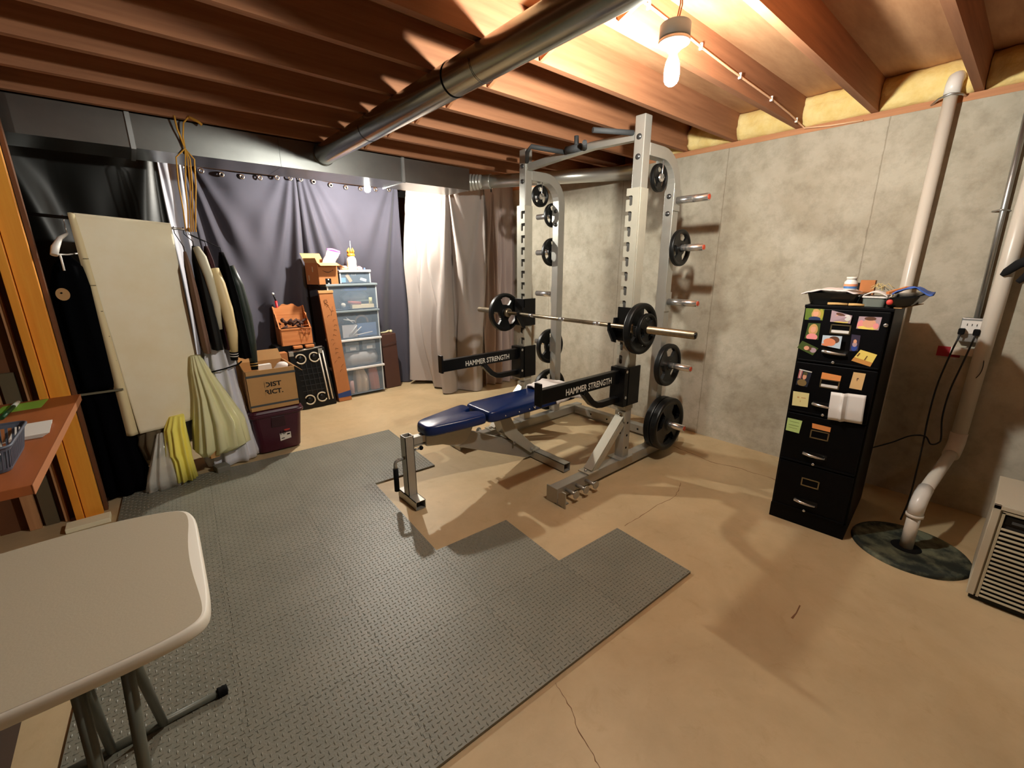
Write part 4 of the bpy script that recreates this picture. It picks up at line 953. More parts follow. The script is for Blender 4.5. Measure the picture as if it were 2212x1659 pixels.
q = M(); q.sph((.84, 4.0, .70), .05, 14, (1, 1, .8)); q.sph((.82, 4.02, .58), .07, 14, (1, 1, 1.9))
tag(q.build('crumpled_paper', WHITE), 'crumpled white paper inside the open lettered cardboard box', 'paper')

# ================================================================ THINGS BY THE CHARCOAL CURTAINS
# black platform cart standing on edge
t = thing('folding_cart', 'black folded platform cart with four pale caster rings, standing on edge', 'cart', (1.32, 4.9, 0))
L0 = lambda x, z, y=0: V((x + .045 * (1 - z / .67) , 4.90 + .10 * z + y, z))
q = M(); P4 = [(1.11, .0), (1.49, .0), (1.49, .655), (1.11, .655)]
q.hexa([L0(1.11, .0), L0(1.49, .0), L0(1.49, .0, .05), L0(1.11, .0, .05)], [L0(1.11, .655), L0(1.49, .655), L0(1.49, .655, .05), L0(1.11, .655, .05)]); q.build('deck', BLACKP, t, bevel=.008)
q = M()
for x in (1.21, 1.26, 1.31, 1.36, 1.40): q.beam(L0(x, .16, -.004), L0(x, .50, -.004), .006, .008, up=(0, 1, 0))
for z in (.20, .26, .32, .38, .44): q.beam(L0(1.17, z, -.004), L0(1.43, z, -.004), .006, .008, up=(0, 1, 0))
q.build('deck_ribs', mat('rib_black', S(26, 27, 30), .4), t)
RINGM = mat('pale_wheel_tyre', S(196, 184, 160), .5)
for x, z, a0, a1 in ((1.215, .555, -150, 160), (1.355, .56, 40, 335), (1.215, .105, -150, 150), (1.345, .115, 40, 330)):
    r_ = M().tube([L0(x + .05 * math.cos(math.radians(a0 + (a1 - a0) * i / 20)), z + .05 * math.sin(math.radians(a0 + (a1 - a0) * i / 20)), -.022) for i in range(21)], .0075, 8).build('caster_ring', RINGM, t)
    M().lathe([(0, -.026), (.028, -.024), (.036, -.016), (.036, 0)], L0(x, z), (0, 1, 0), 20).build('caster_hub', BLACKP, t)
q = M(); q.tube([L0(1.13, .64, -.015), L0(1.46, .665, -.015)], .011, 10); q.build('handle_bar', CHROME, t)
for x in (1.415, 1.455): M().tube([L0(x, .07, -.015), L0(x, .62, -.015)], .008, 10).build('handle_bar', PVC, t)
for x in (1.135, 1.43): M().box(L0(x, .62, -.012), (.045, .03, .05)).build('hinge_bracket', SILVER, t, bevel=.003)

tag(M().b((1.02, 5.02, 0), (1.42, 5.24, .70)).build('storage_box', mat('black_box_board', S(17, 17, 18), .85), bevel=.004), 'tall black box behind the folded cart, carrying the scalloped wooden bin', 'box')
# scalloped wooden bin
PINE = wood('pine_bin', S(214, 140, 82), S(190, 112, 58), axis=0, sc=3)
t = thing('wooden_bin', 'scalloped pine bin with high back standing on the tall black box', 'bin', (1.23, 5.1, .702))
zb = .702
bk = [(-.15, 0), (.15, 0), (.155, .40)] + [(.155 - .31 * i / 16, .395 + .035 * math.sin(PI * i / 16) ** 2 - .02 * math.sin(3 * PI * i / 16) ** 2) for i in range(1, 16)] + [(-.155, .40)]
M().prism(bk, (1.235, 5.20, zb), (1, 0, 0), (0, .05, 1), (0, .012, 0)).build('back_panel', PINE, t)
for s_ in (-1, 1):
    sd = [(0, 0), (.19, 0), (.20, .40), (.185, .385), (.16, .33), (.125, .32), (.10, .27), (.06, .235), (.03, .185), (0, .18)]
    M().prism(sd, (1.235 + s_ * .150 - .006, 5.01, zb), (0, 1, 0), (0, 0, 1), (.012, 0, 0)).build('side_panel', PINE, t)
M().b((1.085, 5.0, zb), (1.385, 5.012, zb + .17)).build('front_panel', PINE, t, bevel=.002)
M().b((1.085, 5.012, zb), (1.385, 5.19, zb + .012)).build('bottom_panel', PINE, t)
M().b((1.085, 4.994, zb + .165), (1.385, 5.016, zb + .178)).build('front_lip', PINE, t, bevel=.002)
DKB = mat('dark_brown_cord', S(70, 44, 36), .8)
q = M(); random.seed(3)
for i in range(13):
    x = 1.12 + .02 * i * .95 + random.uniform(-.01, .01); y = 5.05 + random.uniform(0, .09); z = zb + .19 + random.uniform(-.03, .05); a = random.uniform(0, PI)
    q.tube([(x + .035 * math.cos(a + k * .9), y + .02 * math.sin(a + k), z + .014 * k) for k in range(4)], .013, 8)
q.b((1.10, 5.02, zb + .02), (1.37, 5.18, zb + .17)); tag(q.build('cord_bundle', DKB), 'tangle of dark brown curled cords filling the scalloped pine bin', 'cords')
t = thing('toy_chair', 'tiny brown wire chair ornament hung on the front of the pine bin', 'ornament', (1.34, 4.98, .85))
q = M(); WR = mat('copper_wire', S(170, 100, 60), .5, .3)
for a, b_ in (((1.285, .87), (1.30, .79)), ((1.30, .79), (1.335, .865)), ((1.335, .865), (1.355, .80)), ((1.355, .80), (1.38, .875)), ((1.28, .875), (1.385, .875)), ((1.29, .92), (1.28, .875)), ((1.37, .93), (1.385, .875)), ((1.29, .905), (1.375, .915))):
    q.tube([(a[0], 4.985, a[1]), (b_[0], 4.978, b_[1])], .003, 6)
q.build('chair_wire', WR, t)
for x, lb in ((1.17, 'left'), (1.29, 'right')):
    tag(M().b((x, 4.93, .671), (x + .09, 4.975, .70)).build('wood_block', PINE, bevel=.006), '%s small pine block lying on top of the folded cart' % lb, 'wood block', 'pine blocks on the cart')
t = thing('red_handle_tool', 'red-handled tool sticking up behind the pine bin', 'tool', (1.13, 5.23, 1.08))
M().tube([(1.145, 5.235, .70), (1.135, 5.235, 1.05), (1.13, 5.235, 1.16)], .014, 10).build('handle', mat('red_plastic', S(190, 30, 34), .4), t)
M().tube([(1.13, 5.235, 1.16), (1.115, 5.235, 1.225)], .008, 8).build('shaft', BLACKP, t); M().sph((1.113, 5.235, 1.235), .013, 10).build('tip', WHITEP, t)
q = M(); q.lathe([(0, 0), (.11, 0), (.125, .30), (.132, .305), (.13, .32), (0, .33)], (.93, 4.98, .0), n=32); q.lathe([(0, .33), (.085, .33), (.095, .50), (.10, .51), (.05, .52), (.03, .60), (.0, .62)], (.92, 4.98, 0), n=28)
tag(q.build('black_bucket', BLACKP), 'black bucket with a black pot on top in the shadow behind the open carton', 'bucket')
tag(M().b((1.01, 4.86, 0), (1.085, 4.97, .655)).build('narrow_carton', CARD_D), 'narrow brown carton between black bucket and folded cart', 'carton')
tag(fan_curtain(1.18, 1.60, 5.262, 1.60, .0, 5.0, .012).build('black_cloth', mat('black_cloth', S(12, 12, 13), .95)), 'black cloth hanging behind the pine bin, left of the drawer stack', 'cloth') if False else None

# tall narrow cardboard box leaning
t = thing('cardboard_box', 'tall narrow brown cardboard box leaning against the plastic drawers', 'box', (1.64, 4.94, 0))
def PL(x, z, y): return V((x - .060 * z, 4.93 + y + .03 * z, z))
q = M(); q.hexa([PL(1.575, .005, 0), PL(1.72, .005, 0), PL(1.72, .005, .06), PL(1.575, .005, .06)], [PL(1.575, 1.25, 0), PL(1.72, 1.25, 0), PL(1.72, 1.25, .03), PL(1.575, 1.25, .03)]); q.build('box_body', CARD_D, t)
q = M(); q.hexa([PL(1.570, 1.235, -.006), PL(1.725, 1.235, -.006), PL(1.725, 1.235, .034), PL(1.570, 1.235, .034)], [PL(1.570, 1.262, -.006), PL(1.725, 1.262, -.006), PL(1.725, 1.262, .034), PL(1.570, 1.262, .034)]); q.build('top_flap', CARD, t)
q = M(); q.hexa([PL(1.573, .05, -.002), PL(1.722, .05, -.002), PL(1.722, .05, .0), PL(1.573, .05, .0)], [PL(1.573, .10, -.002), PL(1.722, .12, -.002), PL(1.722, .12, .0), PL(1.573, .10, .0)]); q.build('blue_tape', mat('blue_tape', S(30, 60, 120), .6), t)
q = M(); rnd = random.Random(5)
for i in range(16):
    z = .35 + i * .052; x = 1.60 + rnd.random() * .07; q.tube([PL(x, z, -.001), PL(x + .015 * rnd.random(), z + .02, -.001), PL(x + .03, z + .035 * rnd.random(), -.001)], .0014, 4)
for pts in ([(1.615, 1.10), (1.612, 1.16), (1.64, 1.165), (1.645, 1.135), (1.618, 1.13), (1.65, 1.10)], [(1.655, 1.07), (1.675, 1.03), (1.69, 1.09)], [(1.672, 1.035), (1.66, .99)]):
    q.tube([PL(x, z, -.001) for x, z in pts], .0022, 4)
q.build('marker_scribble', mat('marker_ink', S(96, 58, 34), .8), t)

# clear drawers -------------------------------------------------------
FRM = mat('smoky_clear_frame', S(104, 118, 134), .3, alpha=.85)
CLR = mat('clear_drawer_front', S(170, 190, 210), .12, alpha=.20, spec=.7)
LID = mat('milky_grey_lid', S(130, 142, 148), .35)
LIDW = mat('white_drawer_lip', S(226, 226, 226), .35)
DX0, DX1, DY0, DY1 = 1.60, 2.165, 5.00, 5.235
def drawer(z0, z1, label, lipm, x0=DX0, x1=DX1, y0=DY0, y1=DY1, lx=.012):
    t = thing('drawer_unit', label, 'drawer', ((x0 + x1) / 2, (y0 + y1) / 2, z0), 'stacked clear plastic drawers')
    q = M(); q.b((x0, y0 + .01, z0), (x0 + .004, y1, z1 - .03)); q.b((x1 - .004, y0 + .01, z0), (x1, y1, z1 - .03)); q.b((x0, y1 - .004, z0), (x1, y1, z1 - .03)); q.b((x0, y0 + .01, z0), (x1, y1, z0 + .004)); q.build('shell', FRM, t)
    for a, b_ in (((x0, y0, z0), (x0 + .014, y0 + .014, z1)), ((x1 - .014, y0, z0), (x1, y0 + .014, z1))): M().b(a, b_).build('corner_post', mat('milky_corner', S(190, 198, 202), .35), t, bevel=.002)
    M().b((x0 + .014, y0 + .004, z0 + .005), (x1 - .014, y0 + .007, z1 - .028)).build('drawer_front', CLR, t)
    M().b((x0 - lx, y0 - .012, z1 - .026), (x1 + lx, y1 + .002, z1)).build('lid', lipm, t, bevel=.006)
    return t
T1 = drawer(1.035, 1.325, 'top clear plastic drawer, holding a blue-lidded tray and craft bottles', LID)
T2 = drawer(.705, 1.03, 'clear plastic drawer second from top, with a coiled pale band and blue papers inside', LID)
T3 = drawer(.365, .70, 'clear plastic drawer second from bottom, with two small clear boxes inside', LIDW)
T4 = drawer(.03, .36, 'bottom clear plastic drawer, with pale cloth rolls inside', LIDW, lx=.02)
T0 = drawer(1.33, 1.475, 'small clear plastic box on top of the drawer stack, full of craft bits', LIDW, x0=1.755, x1=2.11, y0=5.01, y1=5.2, lx=.006)
def stuff(name, label, cat, q, m=None): return tag(q.build(name, m), label, cat)
CM = lambda n, *c: mat('content_' + n, S(*c), .6)
# contents, each its own thing inside
stuff('tray', 'blue flat tray inside the top clear plastic drawer', 'tray', M().b((1.80, 5.03, 1.245), (2.06, 5.13, 1.28)), CM('blue', 30, 92, 190))
stuff('box', 'cream long box inside the top clear plastic drawer', 'box', M().b((1.87, 5.03, 1.043), (2.13, 5.10, 1.085)), CM('cream', 236, 214, 170))
stuff('bottle', 'red-brown bottle lying on the cream box in the top drawer', 'bottle', M().cyl((1.83, 5.05, 1.115), (1.98, 5.05, 1.10), .018, 12), CM('red', 180, 96, 80))
stuff('bottle', 'white round bottle at left in the top drawer', 'bottle', M().sph((1.78, 5.06, 1.085), .028, 12), CM('white', 220, 214, 200))
stuff('bottle', 'pale yellow bottle at right in the top drawer', 'bottle', M().cyl((2.10, 5.05, 1.09), (2.10, 5.05, 1.16), .02, 12), CM('py', 226, 220, 150))
stuff('rod', 'clear ruler lying across the top drawer', 'ruler', M().b((1.86, 5.08, 1.118), (2.12, 5.09, 1.135)), CM('ruler', 170, 190, 190))
stuff('scissors_case', 'dark blue case at left in the top drawer', 'case', M().b((1.76, 5.10, 1.042), (1.86, 5.16, 1.12)), CM('navy', 44, 56, 84))
stuff('plastic_bag', 'translucent bag of supplies in the top drawer', 'bag', M().loft([(1.13, 1.95, 5.12, .14, .04, 1), (1.18, 1.95, 5.12, .15, .05, 2), (1.23, 1.96, 5.12, .10, .03, 1)], 30, 7, .1), CM('bagblue', 150, 166, 180))
q = M(); q.tube([(1.97 + .075 * math.cos(a), 5.06, .88 + .075 * math.sin(a)) for a in [math.radians(d) for d in range(-10, 200, 15)]], .014, 8); stuff('band_coil', 'pale brown coiled band inside the second drawer', 'band', q, CM('band', 176, 152, 130))
stuff('paper_folder', 'white papers standing at left in the second drawer', 'paper', M().b((1.73, 5.03, .715), (1.90, 5.05, .86)), CM('paper', 206, 200, 200))
stuff('paper_folder', 'blue folder standing at right in the second drawer', 'folder', M().b((1.91, 5.04, .715), (2.14, 5.06, .87)), CM('bluefolder', 110, 136, 176))
q = M()
for a, b_ in (((1.84, .74), (1.95, .83)), ((1.86, .735), (2.08, .76)), ((1.90, .85), (1.80, .74)), ((1.75, .93), (1.88, .90)), ((1.78, .95), (1.86, .88))): q.tube([(a[0], 5.022, a[1]), (b_[0], 5.022, b_[1])], .006, 6)
stuff('straws', 'white straws lying in front of papers in the second drawer', 'straws', q, WHITEP)
stuff('dark_bag', 'dark crinkled bag at the top of the second drawer', 'bag', M().loft([(.88, 1.80, 5.1, .09, .05, 1), (.94, 1.82, 5.1, .11, .06, 2), (.98, 1.84, 5.1, .07, .04, 1)], 30, 7, .12), CM('dark', 74, 70, 66))
for k, x in enumerate((1.74, 1.94)):
    tt_ = thing('clear_box', '%s small clear box with white label inside the third drawer' % ('left', 'right')[k], 'box', (x + .08, 5.06, .50), 'small clear boxes in the drawer')
    M().b((x, 5.02, .55), (x + .16, 5.12, .655)).build('box_body', CM('greybox', 140, 150, 154), tt_, bevel=.004); M().b((x + .05, 5.016, .565), (x + .12, 5.019, .60)).build('label_card', WHITEP, tt_)
stuff('cloth_roll', 'pale grey folded cloth in the lower half of the third drawer', 'cloth', M().loft([(.375, 1.93, 5.1, .20, .07, 1), (.45, 1.93, 5.1, .21, .08, 2), (.53, 1.93, 5.1, .18, .07, 1)], 40, 9, .06), CM('greycl', 196, 192, 190))
stuff('cloth_roll', 'salmon cloth at right in the bottom drawer', 'cloth', M().loft([(.04, 2.08, 5.1, .06, .06, 1), (.2, 2.07, 5.1, .06, .07, 1), (.31, 2.06, 5.1, .05, .06, 1)], 30, 7, .08), CM('salmon', 206, 120, 96))
stuff('cloth_roll', 'ivory cloth rolls at middle in the bottom drawer', 'cloth', M().loft([(.04, 1.92, 5.1, .08, .06, 1), (.2, 1.92, 5.1, .07, .07, 2), (.31, 1.90, 5.1, .05, .06, 1)], 40, 5, .14), CM('ivory', 226, 206, 186))
stuff('jar', 'white jar with red label at left in the bottom drawer', 'jar', M().cyl((1.775, 5.04, .045), (1.775, 5.04, .20), .026, 14), CM('jar', 220, 170, 160))
stuff('craft_piece', 'orange craft piece inside the small top box', 'craft piece', M().box((1.86, 5.03, 1.385), (.035, .02, .09), Matrix.Rotation(-.5, 3, 'Y')), CM('orange', 220, 168, 110))
stuff('craft_piece', 'light blue craft piece inside the small top box', 'craft piece', M().box((1.80, 5.04, 1.365), (.05, .03, .05)), CM('ltblue', 120, 176, 206))
stuff('craft_piece', 'white craft piece inside the small top box', 'craft piece', M().box((2.03, 5.04, 1.365), (.07, .02, .03), Matrix.Rotation(.3, 3, 'Y')), WHITEP)
stuff('craft_piece', 'row of small white beads inside the small top box', 'beads', M().sph((1.90, 5.03, 1.42), .008, 8).sph((1.92, 5.03, 1.42), .008, 8).sph((1.94, 5.03, 1.422), .008, 8), WHITEP)

# small open carton on the stack
t = thing('cardboard_box', 'small open brown cardboard box with curved arrow print on top of the drawers', 'box', (1.63, 5.1, 1.326))
A0, A1, A2 = V((1.530, 5.00, 1.326)), V((1.735, 5.01, 1.326)), V((1.452, 5.17, 1.326)); A3 = A1 + (A2 - A0); up = V((0, 0, .225))
q = M()
for a, b_ in ((A0, A1), (A1, A3), (A3, A2), (A2, A0)): q._add([a, b_, b_ + up, a + up], [(0, 1, 2, 3)], False)
q._add([A0, A1, A3, A2], [(0, 1, 2, 3)], False); q.build('box_body', CARD_D, t, solid=.004)
def fl2(a, b_, o, m=CARD): M()._add([a + up, b_ + up, b_ + up + V(o), a + up + V(o)], [(0, 1, 2, 3)], False).build('flap', m, t, solid=.003)
fl2(A0, A1, (.01, -.07, -.03)); fl2(A2, A3, (-.03, .03, .10)); fl2(A1, A3, (.09, .0, -.05), CARD_D); fl2(A0, A2, (-.01, .02, .05))
e1 = (A1 - A0).normalized(); nn_ = V((e1.y, -e1.x, 0))
q = M(); q.tube([A0 + e1 * (.045 + .11 * i / 10) + V((0, 0, .148 - .022 * math.sin(PI * i / 10))) + nn_ * .003 for i in range(11)], [.001 + .0022 * math.sin(PI * i / 10) for i in range(11)], 5)
q.tube([A0 + e1 * .150 + V((0, 0, .145)) + nn_ * .003, A0 + e1 * .158 + V((0, 0, .155)) + nn_ * .003, A0 + e1 * .158 + V((0, 0, .14)) + nn_ * .003], .002, 5)
q.build('printed_arrow', INK, t)
lb_ = M(); lb_.prism([(0, 0), (.062, 0), (.062, .058), (0, .058)], A0 + e1 * .065 + V((0, 0, .003)) + nn_ * .003, e1, (0, 0, 1), nn_ * .001); lb_ = lb_.build('black_label', BLACK, t)
for z_ in (.048, .006): M().sph(A0 + e1 * .096 + V((0, 0, z_)) + nn_ * .005, .009, 10).build('label_symbol', WHITEP, lb_)
for z_, s_ in ((.13, .55), (.04, .2)): M().prism([(0, 0), (.012, 0), (.012, .055), (0, .055)], A2.lerp(A0, s_) + V((0, 0, z_)) + V((-.003, 0, 0)), (A0 - A2).normalized(), (0, 0, 1), (-.001, 0, 0)).build('tape_strip', mat('clear_tape', S(190, 170, 130), .4), t)
t = thing('zip_bag', 'clear zip bag with pink seal sticking out of the small box', 'bag', (1.68, 5.08, 1.56))
def zb_(u, v): return (1.60 + .13 * u + .07 * v + .004 * noise1(v * 8), 5.07 + .012 * math.sin(u * 5) + .01 * math.sin(v * 6), 1.54 + .145 * v + .02 * u * (1 - v) - .03 * u)
M().grid(zb_, 12, 12).build('bag_film', mat('clear_film', S(214, 206, 214), .2, alpha=.7, spec=.8), t, solid=.006)
M().grid(lambda u, v: (1.67 + .135 * u, 5.07 + .01 * math.sin(u * 5), 1.672 + .03 * v - .018 * u + .01 * math.sin(u * 4)), 10, 2).build('pink_seal', mat('magenta_plastic', S(206, 90, 180), .5), t, solid=.008)

# figurine etc. on the top box
t = thing('figurine', 'cream bottle-shaped ornament with golden crown on the top clear box', 'ornament', (1.935, 5.09, 1.476))
fx, fy = 1.935, 5.09
M().lathe([(0, 0), (.052, 0), (.056, .02), (.050, .06), (.053, .09), (.048, .12), (.036, .14), (.038, .155), (.03, .17), (0, .172)], (fx, fy, 1.476), n=28).build('body', mat('ivory_glaze', S(236, 232, 214), .3), t)
GLD = mat('golden_paint', S(222, 160, 60), .4, .3)
M().lathe([(.036, .145), (.044, .155), (.040, .175), (.030, .18), (0, .18)], (fx, fy, 1.476), n=24).build('collar', GLD, t)
for k in range(7):
    a = k * 2 * PI / 7; M().tube([(fx + .028 * math.cos(a), fy + .028 * math.sin(a), 1.65), (fx + .034 * math.cos(a), fy + .034 * math.sin(a), 1.68), (fx + .024 * math.cos(a), fy + .024 * math.sin(a), 1.715 - .01 * (k % 2))], [.009, .010, .003], 8).build('crown_spike', GLD, t)
M().cyl((fx, fy, 1.64), (fx + .004, fy, 1.79), .003, 8).build('stick', WHITEP, t)
q = M(); q.loft([(1.476, 1.83, 5.08, .042, .03, 1), (1.50, 1.83, 5.08, .048, .035, 1), (1.52, 1.83, 5.08, .03, .02, 1)], 24, 5, .1)
stuff('craft_toy', 'peach rounded craft toy left of the ornament', 'toy', q, mat('peach_plastic', S(226, 178, 140), .6))
stuff('craft_toy', 'pink crumpled craft piece right of the ornament', 'toy', M().loft([(1.476, 2.02, 5.09, .034, .03, 1), (1.50, 2.02, 5.09, .026, .02, 2), (1.515, 2.015, 5.09, .01, .01, 1)], 20, 5, .1), mat('pink_paper', S(230, 160, 160), .8))
stuff('bead', 'small blue bead near the right end of the top clear box', 'bead', M().sph((2.07, 5.07, 1.486), .011, 10), mat('blue_bead', S(90, 120, 190), .3))
# brown case
t = thing('suitcase', 'flat dark brown case standing between drawers and off-white sheet', 'case', (2.36, 5.2, 0))
q = M(); q.hexa([(2.235, 5.10, .004), (2.44, 5.11, .004), (2.44, 5.24, .004), (2.235, 5.24, .004)], [(2.215, 5.10, .70), (2.415, 5.11, .70), (2.415, 5.24, .70), (2.215, 5.24, .70)]); q.build('case_body', mat('dark_brown_vinyl', S(74, 46, 38), .55, bump=.2, bscale=12), t, bevel=.008)
q = M(); q.tube([(2.22, 5.096, .55), (2.32, 5.094, .575), (2.42, 5.10, .59)], .003, 6); q.build('crease_seam', mat('seam_brown', S(50, 30, 25), .6), t)
q = M(); q.tube([(2.24, 5.16, .712), (2.30, 5.15, .715), (2.345, 5.15, .728)], [.008, .01, .013], 8); q.sph((2.37, 5.15, .72), .02, 10)
stuff('gloves', 'pale crumpled gloves lying on the dark brown case', 'gloves', q, mat('pale_knit', S(214, 204, 160), .9))

# ================================================================ FILING CABINET
CA = V((2.793, .794, 0)); CU = V((.0773, -.9970, 0)); CN = V((.9970, .0773, 0)); CW, CD, CHt = .378, .66, 1.305
def cp(u, z, off=0, d=0): return CA + CU * u - CN * off + V((0, 0, z))
FC = thing('filing_cabinet', 'tall black four-drawer filing cabinet covered with photos and notes', 'filing cabinet', tuple(cp(CW / 2, 0)))
def cbox(u0, u1, d0, d1, z0, z1): 
    q = M(); f = lambda u, d, z: CA + CU * u + CN * d + V((0, 0, z))
    return q.hexa([f(u0, d0, z0), f(u1, d0, z0), f(u1, d1, z0), f(u0, d1, z0)], [f(u0, d0, z1), f(u1, d0, z1), f(u1, d1, z1), f(u0, d1, z1)])
cbox(0, CW, .012, CD, .0, CHt).build('cabinet_body', CABBLK, FC, bevel=.004)
cbox(.0, CW, .0, .012, .0, .092).build('plinth', CABBLK, FC, bevel=.002)
cbox(.0, CW, .0, .012, 1.29, CHt).build('top_rail', CABBLK, FC, bevel=.002)
for k, (z0, z1) in enumerate(((.996, 1.288), (.697, .988), (.397, .689), (.097, .389))):
    d_ = cbox(.010, CW - .010, -.008, .012, z0, z1).build('drawer', CABBLK, FC, bevel=.004)
    cbox(.012, CW - .012, -.014, -.008, z1 - .296 if False else z0, z0 + .010).build('drawer_lip', CABBLK, d_, bevel=.002)
    hz = z0 + .062; q = M(); q.tube([cp(.122, hz + .006, .012), cp(.124, hz + .006, .026), cp(.155, hz + .004, .032), cp(.195, hz + .001, .032), cp(.222, hz, .026), cp(.224, hz, .012)], [.008, .010, .0085, .006, .0055, .005], 10); q.build('handle', CHROME, d_)
    cbox(.118, .232, -.009, -.008, hz - .012, hz + .018).build('handle_recess', BLACKP, d_)
    lz = z0 + .165; q = M(); w_, h_ = .088, .050
    for a, b_, c, e in ((.135, .223, lz, lz + .006), (.135, .223, lz + h_ - .006, lz + h_), (.135, .141, lz, lz + h_), (.217, .223, lz, lz + h_)):
        g = cbox(a, b_, -.012, -.008, c, e); q._add(g.v, g.f, False)
    q.build('label_holder', mat('pewter_frame', S(150, 138, 108), .35, .9), d_)
    if k < 2: cbox(.141, .217, -.0105, -.0085, lz + .006, lz + .020).build('name_card', WHITEP, d_)
    M().lathe([(0, .0), (.007, .0), (.008, .004), (.006, .006), (0, .006)], cp(.176, z0 + .012, .014), -CN, 16).build('latch_button', CHROME, d_)
M().lathe([(0, .0), (.009, .0), (.010, .004), (.006, .006), (0, .006)], cp(.358, 1.224, .009), -CN, 16).build('lock', CHROME, FC)
SKIN = mat('print_skin', S(226, 164, 132), .5); PAPER_W = mat('photo_paper', S(226, 222, 218), .5)
def pc(n, c): return mat('print_' + n, S(*c), .5)
def print_(name, label, cat, corners, bg, shapes=(), off=.0095, curl=0):
    """flat print or note: corners (u,z) clockwise from top-left; shapes: (colour, cx, cy, rx, ry) in unit space, y up"""
    q = M(); tl, tr, br, bl = corners
    P = lambda x, y, o=off: cp((bl[0] * (1 - x) + br[0] * x) * (1 - y) + (tl[0] * (1 - x) + tr[0] * x) * y, (bl[1] * (1 - x) + br[1] * x) * (1 - y) + (tl[1] * (1 - x) + tr[1] * x) * y, o + curl * x * y * .02)
    q.use(bg); a = [P(0, 0), P(1, 0), P(1, 1), P(0, 1)]; b_ = [P(0, 0, off - .0008), P(1, 0, off - .0008), P(1, 1, off - .0008), P(0, 1, off - .0008)]
    q._add(b_ + a, [(3, 2, 1, 0), (4, 5, 6, 7), (0, 1, 5, 4), (1, 2, 6, 5), (2, 3, 7, 6), (3, 0, 4, 7)], False)
    for k, (m, cx, cy, rx, ry) in enumerate(shapes):
        q.use(m); o = off + .0003 * (k + 1)
        if rx < 0: pts = [P(min(1, max(0, cx + dx * -rx)), min(1, max(0, cy + dy * ry)), o) for dx, dy in ((-1, -1), (1, -1), (1, 1), (-1, 1))]
        else: pts = [P(min(1, max(0, cx + rx * math.cos(t_ * PI / 9))), min(1, max(0, cy + ry * math.sin(t_ * PI / 9))), o) for t_ in range(18)]
        q._add(pts, [tuple(range(len(pts)))], False)
    return tag(q.build(name, None), label, cat)
GRN, GRN2, YG = pc('green', (96, 120, 40)), pc('dkgreen', (66, 84, 34)), pc('olive', (170, 160, 60)); HB, HD = pc('blond', (206, 160, 100)), pc('brunette', (96, 62, 46)); PK, YE, NV, MAU = pc('pink', (238, 150, 150)), pc('yellow', (240, 214, 110)), pc('navy', (34, 50, 92)), pc('mauve', (176, 150, 160))
def q4(u0, z0, u1, z1, du=0, dz=0): return ((u0, z1), (u1, z1 + dz), (u1 + du, z0 + dz), (u0 + du, z0))
PH = 'photo prints on the filing cabinet'
print_('photo_print', 'photo at top left of the cabinet, girl with long blond hair before greenery', 'photo', ((.009, 1.286), (.094, 1.286), (.094, 1.226), (.012, 1.224)), GRN,
       [(YG, .85, .5, .15, .5), (HB, .60, .52, .25, .42), (NV, .55, .10, .34, .22), (SKIN, .58, .58, .15, .27), (HB, .58, .86, .17, .12)])
print_('photo_print', 'photo with curled corner at top middle of the cabinet, baby face', 'photo', ((.128, 1.283), (.219, 1.262), (.216, 1.220), (.129, 1.223)), MAU,
       [(YE, .5, .12, .4, .16), (SKIN, .46, .45, .25, .36), (HD, .45, .82, .22, .14), (PAPER_W, .82, .62, .16, .36)], off=.0145, curl=.3)
print_('photo_print', 'photo at top right of the cabinet, baby in pink', 'photo', ((.246, 1.260), (.337, 1.262), (.334, 1.197), (.244, 1.197)), MAU,
       [(PK, .15, .35, .16, .36), (YE, .5, .12, .46, .14), (SKIN, .52, .48, .30, .34), (HD, .52, .86, .26, .15), (PK, .84, .3, .13, .22)])
print_('photo_print', 'portrait photo below the blond girl, girl in a pink top', 'photo', ((.033, 1.207), (.088, 1.209), (.091, 1.121), (.027, 1.121)), GRN2,
       [(HB, .5, .6, .36, .36), (PK, .5, .14, .42, .22), (SKIN, .5, .62, .21, .22), (HB, .5, .86, .24, .08)])
print_('photo_print', 'tilted photo at left edge of the cabinet, child lying in grass', 'photo', ((.019, 1.107), (.099, 1.074), (.079, 1.032), (-.001, 1.066)), GRN2,
       [(MAU, .82, .55, .18, .3), (HD, .52, .5, .2, .3), (SKIN, .45, .45, .14, .26)])
print_('photo_print', 'photo over the top drawer handle, smiling child on pale blue', 'photo', ((.113, 1.152), (.197, 1.155), (.198, 1.088), (.114, 1.098)), pc('paleblue', (190, 206, 220)),
       [(HD, .62, .66, .28, .3), (pc('tanskin', (226, 140, 100)), .40, .42, .32, .34), (pc('tanskin', (226, 140, 100)), .2, .12, .2, .12)], off=.040)
print_('photo_print', 'narrow dark photo of a baby in a blue suit', 'photo', ((.231, 1.166), (.268, 1.163), (.270, 1.082), (.236, 1.078)), pc('darkviolet', (52, 44, 66)),
       [(pc('royal', (44, 70, 150)), .5, .2, .36, .2), (MAU, .5, .42, .28, .16), (SKIN, .5, .6, .2, .12)])
print_('photo_print', 'tilted sepia snapshot of a beach by a doorway, lower right of the top drawer', 'photo', ((.280, 1.091), (.350, 1.074), (.333, 1.009), (.251, 1.029)), YE,
       [(pc('ochre', (212, 150, 80)), .5, .16, -.5, .17), (pc('brownpost', (120, 80, 40)), .56, .52, -.03, .18), (pc('brownpost', (120, 80, 40)), .1, .6, -.04, .14)])
